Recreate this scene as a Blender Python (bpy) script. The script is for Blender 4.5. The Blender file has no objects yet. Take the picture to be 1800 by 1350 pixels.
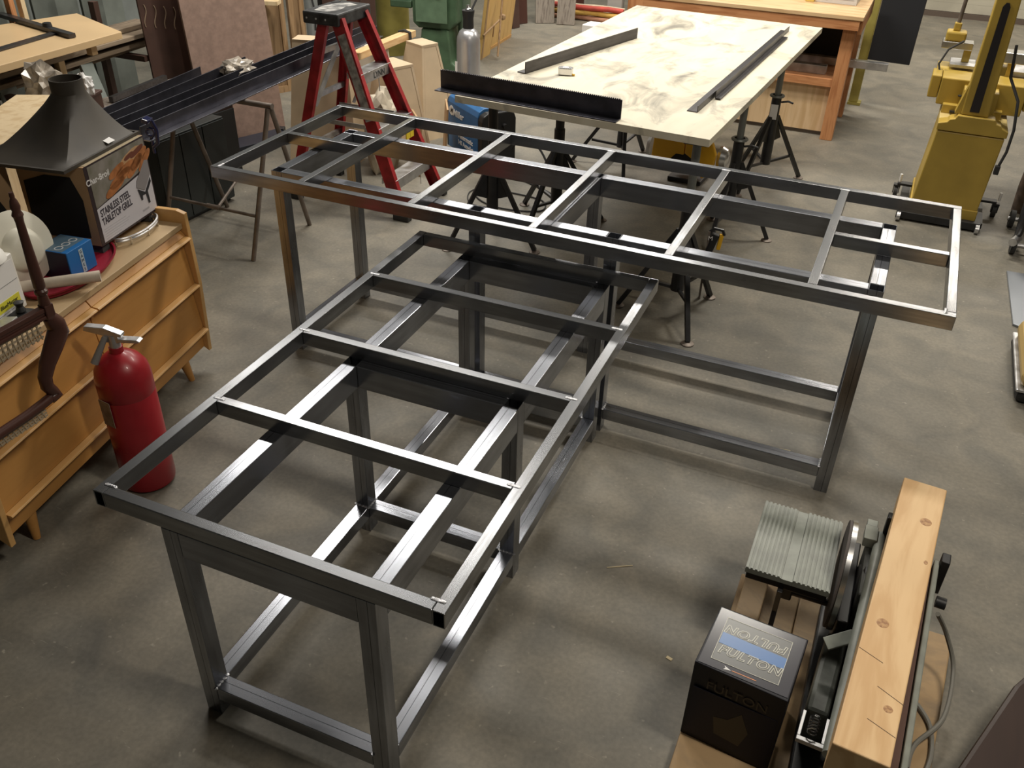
import bpy, bmesh, math, random
from mathutils import Vector, Matrix, Euler
random.seed(7)
S = bpy.context.scene
COL = S.collection
R = math.radians
PI = math.pi

# ------------------------------------------------------------------ camera
cam_d = bpy.data.cameras.new('camera'); cam = bpy.data.objects.new('camera', cam_d); COL.objects.link(cam)
cam_d.sensor_width = 36.0; cam_d.lens = 1566.3 / 1800 * 36.0; cam_d.clip_end = 60; cam_d.clip_start = 0.02
_y, _p, _r = -0.4002, 0.5916, 0.0276
fwd = Vector((math.sin(_y) * math.cos(_p), math.cos(_y) * math.cos(_p), -math.sin(_p)))
rgt0 = Vector((math.cos(_y), -math.sin(_y), 0)); up0 = rgt0.cross(fwd)
rgt = math.cos(_r) * rgt0 + math.sin(_r) * up0; up = -math.sin(_r) * rgt0 + math.cos(_r) * up0
m = Matrix((rgt, up, -fwd)).transposed().to_4x4(); m.translation = Vector((2.356, -2.552, 2.095))
cam.matrix_world = m
S.camera = cam

# ------------------------------------------------------------------ world, lamps, exposure
w = bpy.data.worlds.new('world'); S.world = w; w.use_nodes = True
w.node_tree.nodes['Background'].inputs[0].default_value = (0.80, 0.86, 1.0, 1)
w.node_tree.nodes['Background'].inputs[1].default_value = 0.05
S.view_settings.view_transform = 'Standard'; S.view_settings.look = 'None'
S.view_settings.exposure = 0.0; S.view_settings.gamma = 1; S.view_settings.use_curve_mapping = False

LAMPS = [  # x, y, z, length (x), width (y), watts, colour
    (-1.0, 2.3, 4.0, 2.4, 0.6, 135, (1.0, 0.95, 0.87)),
    (-1.0, 6.4, 4.0, 3.2, 0.6, 190, (1.0, 0.95, 0.86)),
    (3.6, 7.6, 4.0, 2.6, 0.5, 150, (1.0, 0.92, 0.80)),
    (1.9, 3.1, 4.0, 1.2, 0.4, 120, (1.0, 0.94, 0.83)),
    (3.6, -1.2, 4.0, 0.8, 0.3, 72, (1.0, 0.91, 0.78)),
]
for (x, y, z, lx, ly, wt, c) in LAMPS:
    L = bpy.data.lights.new('lamp_light', 'AREA'); L.shape = 'RECTANGLE'; L.size = lx; L.size_y = ly
    L.energy = wt; L.color = c
    o = bpy.data.objects.new('lamp_light', L); COL.objects.link(o); o.location = (x, y, z)

# ------------------------------------------------------------------ materials
def nt(m): return m.node_tree.nodes, m.node_tree.links
MATS = {}
def mat(name, col, rough=0.5, metal=0.0, noise=0.0, nscale=20.0, bump=0.0, spec=0.5, col2=None, stretch=(1, 1, 1), detail=4.0, emit=None, coat=0.0, rnoise=0.0, contrast=(0.35, 0.65)):
    if name in MATS: return MATS[name]
    m = bpy.data.materials.new(name); m.use_nodes = True; N, L = nt(m); b = N['Principled BSDF']
    b.inputs['Base Color'].default_value = (*col, 1); b.inputs['Roughness'].default_value = rough
    b.inputs['Metallic'].default_value = metal; b.inputs['Specular IOR Level'].default_value = spec
    b.inputs['Coat Weight'].default_value = coat
    if noise or col2 or bump or rnoise:
        tc = N.new('ShaderNodeTexCoord'); mp = N.new('ShaderNodeMapping'); mp.inputs['Scale'].default_value = stretch
        nz = N.new('ShaderNodeTexNoise'); nz.inputs['Scale'].default_value = nscale; nz.inputs['Detail'].default_value = detail
        L.new(tc.outputs['Object'], mp.inputs[0]); L.new(mp.outputs[0], nz.inputs['Vector'])
        rp = N.new('ShaderNodeValToRGB'); rp.color_ramp.elements[0].position = contrast[0]; rp.color_ramp.elements[1].position = contrast[1]
        c2 = col2 if col2 else tuple(max(0, v * (1 - noise)) for v in col)
        c1 = col if col2 else tuple(min(1, v * (1 + noise * .6)) for v in col)
        rp.color_ramp.elements[0].color = (*c2, 1); rp.color_ramp.elements[1].color = (*c1, 1)
        L.new(nz.outputs[0], rp.inputs[0])
        if noise or col2: L.new(rp.outputs[0], b.inputs['Base Color'])
        if bump:
            bp = N.new('ShaderNodeBump'); bp.inputs['Strength'].default_value = bump; bp.inputs['Distance'].default_value = 0.004
            L.new(nz.outputs[0], bp.inputs['Height']); L.new(bp.outputs[0], b.inputs['Normal'])
        if rnoise:
            mr = N.new('ShaderNodeMapRange'); mr.inputs['To Min'].default_value = max(0.02, rough - rnoise); mr.inputs['To Max'].default_value = rough + rnoise
            mr.inputs['From Min'].default_value = .3; mr.inputs['From Max'].default_value = .7
            L.new(nz.outputs[0], mr.inputs[0]); L.new(mr.outputs[0], b.inputs['Roughness'])
    if emit: b.inputs['Emission Color'].default_value = (*col, 1); b.inputs['Emission Strength'].default_value = emit
    MATS[name] = m
    return m

def math_node(N, op, a=None, b_=None):
    n = N.new('ShaderNodeMath'); n.operation = op
    if a is not None and not hasattr(a, 'links'): n.inputs[0].default_value = a
    if b_ is not None: n.inputs[1].default_value = b_
    return n

def steel_mat(name, base, dark, rough, seam=True):
    """raw steel tube; every tube is modelled along its own local X"""
    m = bpy.data.materials.new(name); m.use_nodes = True; N, L = nt(m); b = N['Principled BSDF']
    b.inputs['Metallic'].default_value = 0.93
    tc = N.new('ShaderNodeTexCoord')
    def noise(scale, st, det=4):
        mp = N.new('ShaderNodeMapping'); mp.inputs['Scale'].default_value = st
        nz = N.new('ShaderNodeTexNoise'); nz.inputs['Scale'].default_value = scale; nz.inputs['Detail'].default_value = det
        L.new(tc.outputs['Object'], mp.inputs[0]); L.new(mp.outputs[0], nz.inputs['Vector']); return nz
    streak = noise(7, (.8, 9, 9)); blot = noise(5, (1, 1, 1), 3); fine = noise(60, (1, 1, 1))
    r1 = N.new('ShaderNodeValToRGB'); r1.color_ramp.elements[0].position = .3; r1.color_ramp.elements[1].position = .68
    r1.color_ramp.elements[0].color = (*dark, 1); r1.color_ramp.elements[1].color = (*base, 1)
    mx = N.new('ShaderNodeMix'); mx.data_type = 'FLOAT'; mx.inputs[0].default_value = .5
    L.new(streak.outputs[0], mx.inputs[2]); L.new(blot.outputs[0], mx.inputs[3]); L.new(mx.outputs[0], r1.inputs[0])
    col = r1.outputs[0]
    if seam:
        sp = N.new('ShaderNodeSeparateXYZ'); L.new(tc.outputs['Object'], sp.inputs[0])
        a = math_node(N, 'SUBTRACT', None, 0.003); L.new(sp.outputs[1], a.inputs[0])
        ab = math_node(N, 'ABSOLUTE'); L.new(a.outputs[0], ab.inputs[0])
        lt = math_node(N, 'LESS_THAN', None, 0.0009); L.new(ab.outputs[0], lt.inputs[0])
        gt = math_node(N, 'GREATER_THAN', None, 0.3); L.new(streak.outputs[0], gt.inputs[0])
        mu = math_node(N, 'MULTIPLY'); L.new(lt.outputs[0], mu.inputs[0]); L.new(gt.outputs[0], mu.inputs[1])
        ml = math_node(N, 'MULTIPLY', None, 0.75); L.new(mu.outputs[0], ml.inputs[0])
        mm = N.new('ShaderNodeMix'); mm.data_type = 'RGBA'; mm.inputs[7].default_value = (0.03, 0.03, 0.035, 1)
        L.new(ml.outputs[0], mm.inputs[0]); L.new(col, mm.inputs[6]); col = mm.outputs[2]
    L.new(col, b.inputs['Base Color'])
    mr = N.new('ShaderNodeMapRange'); mr.inputs['From Min'].default_value = .3; mr.inputs['From Max'].default_value = .7
    mr.inputs['To Min'].default_value = rough + .06; mr.inputs['To Max'].default_value = rough - .05
    L.new(mx.outputs[0], mr.inputs[0]); L.new(mr.outputs[0], b.inputs['Roughness'])
    bp = N.new('ShaderNodeBump'); bp.inputs['Strength'].default_value = .012; bp.inputs['Distance'].default_value = .0006
    L.new(fine.outputs[0], bp.inputs['Height']); L.new(bp.outputs[0], b.inputs['Normal'])
    MATS[name] = m; return m

def floor_mat():
    m = bpy.data.materials.new('concrete'); m.use_nodes = True; N, L = nt(m); b = N['Principled BSDF']
    tc = N.new('ShaderNodeTexCoord')
    def noise(scale, det, dist=0, st=(1, 1, 1), rot=0):
        mp = N.new('ShaderNodeMapping'); mp.inputs['Scale'].default_value = st; mp.inputs['Rotation'].default_value = (0, 0, rot)
        nz = N.new('ShaderNodeTexNoise'); nz.inputs['Scale'].default_value = scale; nz.inputs['Detail'].default_value = det; nz.inputs['Distortion'].default_value = dist
        L.new(tc.outputs['Object'], mp.inputs[0]); L.new(mp.outputs[0], nz.inputs['Vector']); return nz
    def ramp(src, p0, c0, p1, c1):
        r = N.new('ShaderNodeValToRGB'); r.color_ramp.elements[0].position = p0; r.color_ramp.elements[1].position = p1
        r.color_ramp.elements[0].color = (*c0, 1); r.color_ramp.elements[1].color = (*c1, 1); L.new(src, r.inputs[0]); return r
    def mixc(kind, fac, a, bcol):
        x = N.new('ShaderNodeMix'); x.data_type = 'RGBA'; x.blend_type = kind; x.inputs[0].default_value = fac
        L.new(a, x.inputs[6]); L.new(bcol, x.inputs[7]); return x.outputs[2]
    big = ramp(noise(0.9, 6, .6).outputs[0], .3, (.160, .147, .119), .72, (.240, .222, .182))
    mid = ramp(noise(5, 9, .8).outputs[0], .34, (.76, .77, .78), .68, (1.12, 1.09, 1.05))
    fin = ramp(noise(70, 4).outputs[0], .35, (.88, .88, .88), .65, (1.06, 1.06, 1.06))
    c = mixc('MULTIPLY', 1, big.outputs[0], mid.outputs[0]); c = mixc('MULTIPLY', 1, c, fin.outputs[0])
    # pale specks of sawdust and scuffs, a few dark stains
    sp = ramp(noise(38, 2).outputs[0], .69, (0, 0, 0), .76, (1, 1, 1)); sp2 = ramp(noise(20, 3, 1.0, (1, 7, 1), .7).outputs[0], .71, (0, 0, 0), .76, (1, 1, 1))
    x = N.new('ShaderNodeMix'); x.data_type = 'RGBA'; x.inputs[7].default_value = (.36, .33, .27, 1)
    ad = math_node(N, 'MAXIMUM'); L.new(sp.outputs[0], ad.inputs[0]); L.new(sp2.outputs[0], ad.inputs[1])
    ml = math_node(N, 'MULTIPLY', None, .6); L.new(ad.outputs[0], ml.inputs[0]); L.new(ml.outputs[0], x.inputs[0]); L.new(c, x.inputs[6])
    dk = ramp(noise(2.3, 5, 1.4).outputs[0], .66, (0, 0, 0), .80, (1, 1, 1)); y = N.new('ShaderNodeMix'); y.data_type = 'RGBA'; y.inputs[7].default_value = (.09, .082, .068, 1)
    md = math_node(N, 'MULTIPLY', None, .55); L.new(dk.outputs[0], md.inputs[0]); L.new(md.outputs[0], y.inputs[0]); L.new(x.outputs[2], y.inputs[6])
    L.new(y.outputs[2], b.inputs['Base Color'])
    mr = N.new('ShaderNodeMapRange'); mr.inputs['To Min'].default_value = .42; mr.inputs['To Max'].default_value = .72; L.new(noise(3, 5, .3).outputs[0], mr.inputs[0]); L.new(mr.outputs[0], b.inputs['Roughness'])
    bp = N.new('ShaderNodeBump'); bp.inputs['Strength'].default_value = .15; bp.inputs['Distance'].default_value = .003; L.new(noise(45, 6).outputs[0], bp.inputs['Height']); L.new(bp.outputs[0], b.inputs['Normal'])
    MATS['concrete'] = m; return m

def wood_mat(name, light, dark, axis=1, scale=3.0, rough=.5, knots=False, dirt=0.0, ring=14.0, stretch=10.0):
    m = bpy.data.materials.new(name); m.use_nodes = True; N, L = nt(m); b = N['Principled BSDF']; b.inputs['Roughness'].default_value = rough
    tc = N.new('ShaderNodeTexCoord'); mp = N.new('ShaderNodeMapping')
    st = [stretch, stretch, stretch]; st[axis] = 1.0; mp.inputs['Scale'].default_value = st
    nz = N.new('ShaderNodeTexNoise'); nz.inputs['Scale'].default_value = scale; nz.inputs['Detail'].default_value = 6; nz.inputs['Distortion'].default_value = .5
    L.new(tc.outputs['Object'], mp.inputs[0]); L.new(mp.outputs[0], nz.inputs['Vector'])
    wv = math_node(N, 'MULTIPLY', None, ring); L.new(nz.outputs[0], wv.inputs[0]); sn = math_node(N, 'SINE'); L.new(wv.outputs[0], sn.inputs[0])
    r = N.new('ShaderNodeMapRange'); r.inputs['From Min'].default_value = -1; L.new(sn.outputs[0], r.inputs[0])
    av = N.new('ShaderNodeMix'); av.data_type = 'FLOAT'; av.inputs[0].default_value = .5; L.new(r.outputs[0], av.inputs[2]); L.new(nz.outputs[0], av.inputs[3])
    rp = N.new('ShaderNodeValToRGB'); rp.color_ramp.elements[0].position = .15; rp.color_ramp.elements[1].position = .75
    rp.color_ramp.elements[0].color = (*dark, 1); rp.color_ramp.elements[1].color = (*light, 1); L.new(av.outputs[0], rp.inputs[0])
    c = rp.outputs[0]
    if knots:
        vo = N.new('ShaderNodeTexVoronoi'); mp2 = N.new('ShaderNodeMapping'); s2 = [9, 9, 9]; s2[axis] = 4.2; mp2.inputs['Scale'].default_value = s2
        L.new(tc.outputs['Object'], mp2.inputs[0]); L.new(mp2.outputs[0], vo.inputs['Vector']); vo.inputs['Scale'].default_value = 1.0
        kr = N.new('ShaderNodeValToRGB'); kr.color_ramp.elements[0].position = .10; kr.color_ramp.elements[0].color = (1, 1, 1, 1)
        kr.color_ramp.elements[1].position = .20; kr.color_ramp.elements[1].color = (0, 0, 0, 1); L.new(vo.outputs['Distance'], kr.inputs[0])
        kx = N.new('ShaderNodeMix'); kx.data_type = 'RGBA'; kx.inputs[7].default_value = (dark[0] * .35, dark[1] * .3, dark[2] * .25, 1)
        km = math_node(N, 'MULTIPLY', None, .75); L.new(kr.outputs[0], km.inputs[0]); L.new(km.outputs[0], kx.inputs[0]); L.new(c, kx.inputs[6]); c = kx.outputs[2]
    if dirt:
        n2 = N.new('ShaderNodeTexNoise'); n2.inputs['Scale'].default_value = 3.2; n2.inputs['Detail'].default_value = 9; n2.inputs['Roughness'].default_value = .62; n2.inputs['Distortion'].default_value = .8
        mp3 = N.new('ShaderNodeMapping'); s3 = [1.6, 1.6, 1.6]; s3[axis] = .9; mp3.inputs['Scale'].default_value = s3
        L.new(tc.outputs['Object'], mp3.inputs[0]); L.new(mp3.outputs[0], n2.inputs['Vector'])
        dr = N.new('ShaderNodeValToRGB'); dr.color_ramp.elements[0].position = .50; dr.color_ramp.elements[0].color = (0, 0, 0, 1); dr.color_ramp.elements[1].position = .70; dr.color_ramp.elements[1].color = (1, 1, 1, 1)
        L.new(n2.outputs[0], dr.inputs[0]); dm = math_node(N, 'MULTIPLY', None, dirt); L.new(dr.outputs[0], dm.inputs[0])
        dx = N.new('ShaderNodeMix'); dx.data_type = 'RGBA'; dx.inputs[7].default_value = (.10, .095, .085, 1); L.new(dm.outputs[0], dx.inputs[0]); L.new(c, dx.inputs[6]); c = dx.outputs[2]
    L.new(c, b.inputs['Base Color'])
    bp = N.new('ShaderNodeBump'); bp.inputs['Strength'].default_value = .15; bp.inputs['Distance'].default_value = .002; L.new(av.outputs[0], bp.inputs['Height']); L.new(bp.outputs[0], b.inputs['Normal'])
    MATS[name] = m; return m

STEEL = steel_mat('raw_steel_tube', (.38, .40, .45), (.20, .205, .22), .235)
STEELT = steel_mat('top_tube_steel', (.38, .395, .42), (.20, .20, .205), .24, seam=False)
STEELD = steel_mat('mill_scale_steel', (.125, .12, .125), (.065, .06, .06), .42, seam=False)
WELD = mat('weld_metal', (.45, .45, .47), .32, 1.0, bump=.6, nscale=160)
CONC = floor_mat()
BLACKM = mat('black_paint_metal', (.018, .018, .02), .42, 0.0, noise=.4, nscale=14)
BLACKP = mat('black_plastic', (.015, .015, .016), .5)
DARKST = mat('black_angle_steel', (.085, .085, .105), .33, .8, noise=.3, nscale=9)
DARKST_LIT = mat('black_angle_steel_lit', (.20, .20, .235), .26, .9, noise=.2, nscale=9)  # lamp reflection put into the colour: lighter copy for the nearest bar's flange
PLY = wood_mat('sheathing_plywood', (.76, .71, .58), (.62, .56, .43), 1, 1.6, .62, False, .8, 7, 5)
PLYE = wood_mat('plywood_edge', (.56, .46, .29), (.36, .27, .15), 0, 5, .7)
PINE = wood_mat('fresh_pine', (.80, .55, .29), (.66, .41, .19), 1, 1.5, .5, False, 0, 26, 7)
OAK = wood_mat('honey_oak', (.54, .27, .075), (.40, .18, .045), 0, 3.0, .42, ring=5, stretch=14)
OAKL = wood_mat('light_oak', (.62, .36, .13), (.48, .26, .085), 0, 3.0, .4, ring=5, stretch=14)
OAKT = wood_mat('dusty_oak_top', (.50, .36, .20), (.40, .27, .14), 0, 3.0, .6, ring=5, stretch=12)
TANM = mat('tan_mdf', (.58, .45, .30), .6, 0, noise=.08, nscale=7)
DOUG = wood_mat('fir_bench_wood', (.56, .26, .11), (.42, .17, .065), 2, 4.0, .55)
DOUGX = wood_mat('fir_bench_board', (.56, .26, .11), (.42, .17, .065), 0, 4.0, .55)
PLYT = wood_mat('plywood_tan', (.68, .49, .29), (.55, .37, .19), 2, 2.0, .6)
BIRCH = wood_mat('birch_ply', (.74, .58, .36), (.62, .45, .25), 2, 2.0, .55)
OLDW = wood_mat('weathered_board', (.30, .23, .16), (.14, .10, .07), 1, 4.0, .8)
GREYW = wood_mat('grey_weathered_board', (.30, .26, .22), (.16, .13, .11), 2, 4.0, .8)
MAHOG = wood_mat('dark_mahogany', (.075, .030, .022), (.040, .016, .012), 2, 3.0, .32, ring=4)
YELLOW = mat('mustard_machine_paint', (.46, .315, .055), .42, 0, noise=.12, nscale=5)
YELB = mat('bright_yellow_plastic', (.80, .44, .02), .4)
REDF = mat('red_fibreglass', (.34, .018, .022), .42, 0, noise=.35, nscale=12)
REDE = mat('red_enamel', (.33, .012, .02), .36, 0, noise=.18, coat=.15, rnoise=.1, nscale=7)
ALU = mat('dull_aluminium', (.62, .62, .63), .38, .85, noise=.2, nscale=18, rnoise=.08)
CHROME = mat('bright_metal', (.72, .72, .72), .25, 1.0)
CARD = mat('cardboard', (.42, .27, .14), .8, 0, noise=.12, nscale=8)
WHITE = mat('white_plastic', (.80, .78, .73), .4)
WHITEP = mat('white_paper', (.82, .81, .80), .7)
BLUE = mat('welder_blue', (.035, .14, .34), .4, 0, noise=.1)
GREEN = mat('machine_green', (.065, .12, .065), .5, 0, noise=.3, nscale=7)
BROWNP = mat('dark_brown_panel', (.075, .038, .028), .5, 0, noise=.25, nscale=6)
PINKP = mat('mauve_brown_panel', (.30, .205, .165), .55, 0, noise=.16, nscale=26)
GREYP = mat('machine_grey_green', (.33, .35, .31), .5, 0, noise=.12, nscale=12)
RUB = mat('rubber', (.03, .03, .03), .75)
RUST = mat('brown_tube', (.20, .165, .14), .5, .4, noise=.3, nscale=12)
WALLM = mat('grey_green_wall', (.20, .22, .21), .8, 0, noise=.2, nscale=3)

# ------------------------------------------------------------------ mesh helpers
class MB:
    def __init__(s): s.bm = bmesh.new()
    def _add(s, verts, faces, mt=None):
        vs = [s.bm.verts.new(mt @ Vector(v) if mt else v) for v in verts]
        for f in faces:
            try: s.bm.faces.new([vs[i] for i in f])
            except ValueError: pass
        return vs
    def box(s, c, d, rot=None, bev=0.0, mt=None):
        hx, hy, hz = d[0] / 2, d[1] / 2, d[2] / 2
        M = Matrix.Translation(c)
        if rot: M = M @ Euler(rot).to_matrix().to_4x4()
        if mt: M = mt @ M
        v = [(x, y, z) for x in (-hx, hx) for y in (-hy, hy) for z in (-hz, hz)]
        f = [(0, 1, 3, 2), (4, 6, 7, 5), (0, 4, 5, 1), (2, 3, 7, 6), (0, 2, 6, 4), (1, 5, 7, 3)]
        vs = s._add(v, f, M)
        if bev:
            es = set(e for q in vs for e in q.link_edges)
            bmesh.ops.bevel(s.bm, geom=list(es), offset=bev, segments=2, affect='EDGES', profile=.7)
        return s
    def b2(s, x0, x1, y0, y1, z0, z1, bev=0.0, mt=None):
        return s.box(((x0 + x1) / 2, (y0 + y1) / 2, (z0 + z1) / 2), (abs(x1 - x0), abs(y1 - y0), abs(z1 - z0)), None, bev, mt)
    def bar(s, p0, p1, w, h, bev=0.0, up=(0, 0, 1)):
        M, L = frame(p0, p1, up)
        return s.box((L / 2, 0, 0), (L, w, h), None, bev, M)
    def cone(s, p0, p1, r0, r1=None, seg=20, cap=True):
        r1 = r0 if r1 is None else r1; M, L = frame(p0, p1)
        v = []; f = []
        for k in range(seg):
            a = 2 * PI * k / seg; v += [(0, r0 * math.cos(a), r0 * math.sin(a)), (L, r1 * math.cos(a), r1 * math.sin(a))]
        for k in range(seg): n = (k + 1) % seg; f.append((2 * k, 2 * k + 1, 2 * n + 1, 2 * n))
        if cap: f.append([2 * k for k in range(seg)]); f.append([2 * k + 1 for k in reversed(range(seg))])
        s._add(v, f, M); return s
    def lathe(s, prof, c=(0, 0, 0), seg=28, mt=None, ax=None):
        """prof: (radius, height) list; revolved round local z"""
        M = Matrix.Translation(c)
        if ax is not None: M = M @ Vector((0, 0, 1)).rotation_difference(Vector(ax)).to_matrix().to_4x4()
        if mt: M = mt @ M
        v = []; f = []; n = len(prof)
        for k in range(seg):
            a = 2 * PI * k / seg
            for (r, z) in prof: v.append((max(r, 1e-5) * math.cos(a), max(r, 1e-5) * math.sin(a), z))
        for k in range(seg):
            q = (k + 1) % seg
            for i in range(n - 1): f.append((k * n + i, q * n + i, q * n + i + 1, k * n + i + 1))
        s._add(v, f, M)
        bmesh.ops.remove_doubles(s.bm, verts=s.bm.verts, dist=2e-5)
        return s
    def prism(s, poly, z0, z1, mt=None):
        n = len(poly); v = [(x, y, z0) for x, y in poly] + [(x, y, z1) for x, y in poly]
        f = [list(reversed(range(n))), list(range(n, 2 * n))] + [(i, (i + 1) % n, n + (i + 1) % n, n + i) for i in range(n)]
        s._add(v, f, mt); return s
    def tube(s, pts, r, seg=8, closed=False):
        pts = [Vector(p) for p in pts]; n = len(pts); rings = []; prev = None
        rr = r if isinstance(r, (list, tuple)) else [r] * n
        for i, p in enumerate(pts):
            d = (pts[min(i + 1, n - 1)] - pts[max(i - 1, 0)]).normalized()
            if prev is None: a = d.orthogonal().normalized()
            else:
                a = prev - d * prev.dot(d); a = a.normalized() if a.length > 1e-6 else d.orthogonal().normalized()
            prev = a; b = d.cross(a)
            rings.append([s.bm.verts.new(p + rr[i] * (math.cos(2 * PI * k / seg) * a + math.sin(2 * PI * k / seg) * b)) for k in range(seg)])
        for i in range(n - 1):
            for k in range(seg):
                q = (k + 1) % seg; s.bm.faces.new((rings[i][k], rings[i][q], rings[i + 1][q], rings[i + 1][k]))
        s.bm.faces.new(list(reversed(rings[0]))); s.bm.faces.new(rings[-1]); return s
    def hollow(s, L, w, h, t=0.0028, open0=False, open1=False):
        """square tube along local x, 0..L"""
        o = [(-w / 2, -h / 2), (w / 2, -h / 2), (w / 2, h / 2), (-w / 2, h / 2)]
        i_ = [(-w / 2 + t, -h / 2 + t), (w / 2 - t, -h / 2 + t), (w / 2 - t, h / 2 - t), (-w / 2 + t, h / 2 - t)]
        v = [(x, *q) for x in (0, L) for q in o] + [(x, *q) for x in (0, L) for q in i_]
        f = []
        for k in range(4):
            n = (k + 1) % 4
            f.append((k, 4 + k, 4 + n, n))
            if open0 or open1: f.append((8 + k, 8 + n, 12 + n, 12 + k))
            if open0: f.append((k, n, 8 + n, 8 + k))
            if open1: f.append((4 + k, 12 + k, 12 + n, 4 + n))
        if not open0: f.append((0, 1, 2, 3))
        if not open1: f.append((4, 7, 6, 5))
        s._add(v, f); return s

def frame(p0, p1, up=(0, 0, 1)):
    p0 = Vector(p0); p1 = Vector(p1); x = p1 - p0; L = x.length; x = x.normalized(); u = Vector(up)
    if abs(x.dot(u)) > .995: u = Vector((0, 1, 0))
    y = u.cross(x).normalized(); z = x.cross(y)
    M = Matrix((x, y, z)).transposed().to_4x4(); M.translation = p0
    return M, L

def obj(name, mb, mt, parent=None, smooth=False, M=None, bevel=0.0):
    bm = mb.bm if isinstance(mb, MB) else mb
    bmesh.ops.recalc_face_normals(bm, faces=bm.faces)
    me = bpy.data.meshes.new(name); bm.to_mesh(me); bm.free()
    me.materials.append(mt)
    if smooth:
        me.shade_smooth()
        me.set_sharp_from_angle(angle=R(38))
    o = bpy.data.objects.new(name, me); COL.objects.link(o)
    if M is not None: o.matrix_basis = M
    if parent: o.parent = parent
    if bevel:
        b = o.modifiers.new('bevel', 'BEVEL'); b.width = bevel; b.segments = 2; b.limit_method = 'ANGLE'; b.angle_limit = R(40)
    return o

def tag(o, label=None, cat=None, group=None, kind=None):
    if label: o['label'] = label
    if cat: o['category'] = cat
    if group: o['group'] = group
    if kind: o['kind'] = kind
    return o

def thing(name, label, cat, loc=(0, 0, 0), rz=0.0, group=None):
    o = bpy.data.objects.new(name, None); COL.objects.link(o); o.location = loc; o.rotation_euler = (0, 0, rz)
    o.empty_display_size = .05
    return tag(o, label, cat, group)

def struct(name, mb, mt, **k): return tag(obj(name, mb, mt, **k), kind='structure')

def copy_tree(o, label=None, parent=None):
    c = o.copy(); COL.objects.link(c)
    if parent: c.parent = parent
    if label: c['label'] = label
    for ch in list(o.children): copy_tree(ch, None, c)
    return c

def tube_part(name, p0, p1, w, h, parent, mt=None, open0=False, open1=False, up=(0, 0, 1), bevel=.0022):
    """one steel tube as its own object, modelled along its local x"""
    M, L = frame(p0, p1, up)
    return obj(name, MB().hollow(L, w, h, open0=open0, open1=open1), mt or (STEEL if w > .04 else STEELT), parent, M=M, bevel=bevel)

def text(name, s, size, M, mt, parent, ext=.0006, bold=0.0, shear=0.0, align='CENTER', spacing=1.0, sx=1.0):
    c = bpy.data.curves.new(name, 'FONT'); c.body = s; c.size = size; c.extrude = ext; c.offset = bold; c.shear = shear
    c.align_x = align; c.align_y = 'CENTER'; c.space_character = spacing; c.resolution_u = 3
    t = bpy.data.objects.new('tmp', c); me = bpy.data.meshes.new_from_object(t); bpy.data.objects.remove(t); bpy.data.curves.remove(c)
    me.transform(Matrix.Diagonal((sx, 1, 1, 1)))
    me.name = name; me.materials.clear(); me.materials.append(mt)
    o = bpy.data.objects.new(name, me); COL.objects.link(o); o.matrix_basis = M
    if parent: o.parent = parent
    return o

def basis(o, x, y):
    x = Vector(x).normalized(); y = Vector(y); z = x.cross(y).normalized(); y = z.cross(x)
    M = Matrix((x, y, z)).transposed().to_4x4(); M.translation = Vector(o); return M

# ------------------------------------------------------------------ the setting
struct('floor', MB().b2(-4.6, 7.5, -6.0, 9.6, -.1, 0), CONC)
wb = struct('wall_back', MB().b2(-4.6, 7.5, 9.45, 9.6, 0, 4.6), WALLM)
struct('wall_left', MB().b2(-4.75, -4.6, -6, 9.6, 0, 4.6), WALLM)
struct('wall_right', MB().b2(7.5, 7.65, -6, 9.6, 0, 4.6), WALLM)
struct('wall_front', MB().b2(-4.6, 7.5, -6.15, -6, 0, 4.6), WALLM)
struct('ceiling', MB().b2(-4.75, 7.65, -6.15, 9.6, 4.6, 4.75), mat('ceiling_grey', (.16, .155, .15), .85))
# roll-up door in the back wall: every slat a piece
rd = thing('door_1', None, None, (0, 0, 0)); rd['kind'] = 'structure'
RDM = mat('rollup_cream', (.50, .47, .38), .5, 0, noise=.12, nscale=4)
for k in range(26):
    z0 = .06 + k * .095
    obj('slat', MB().prism([(0, 0), (.012, .01), (.016, .05), (.012, .085), (0, .094)], 0, 4.6, Matrix.Translation((1.9, 9.40, z0)) @ Matrix(((0, 0, 1, 0), (1, 0, 0, 0), (0, 1, 0, 0), (0, 0, 0, 1)))), RDM, rd)
obj('bottom_bar', MB().b2(1.9, 6.5, 9.38, 9.43, 0.0, .055), mat('door_bar', (.12, .09, .07), .6), rd)
for (x, y, z, lx, ly, wt, c) in LAMPS:
    t = thing('ceiling_light', 'rectangular hanging ceiling light above the workshop floor', 'ceiling light', (x, y, z + .02), 0, 'hanging lights above the shop')
    obj('housing', MB().b2(-lx / 2 - .04, lx / 2 + .04, -ly / 2 - .04, ly / 2 + .04, .01, .09), mat('lamp_housing', (.6, .6, .6), .5), t)
    for s_ in (-1, 1): obj('hanger', MB().cone((s_ * lx * .35, 0, .09), (s_ * lx * .35, 0, .58), .006, seg=6), RUB, t)

# ------------------------------------------------------------------ steel table frame A (the nearer, long one)
TW, TH, BS, RH = .029, .045, .047, .078
def weld(parent, p, s=.012, ax=0):
    mb = MB()
    for k in range(5): mb.lathe([(0, -.0025), (.005, -.001), (.006, 0), (.005, .0015), (0, .003)], (p[0] + (k - 2) * s * .4 * (1 if ax == 0 else 0), p[1] + (k - 2) * s * .4 * (1 if ax == 1 else 0), p[2]), 8)
    return obj('weld_bead', mb, WELD, parent, smooth=True)

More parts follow.
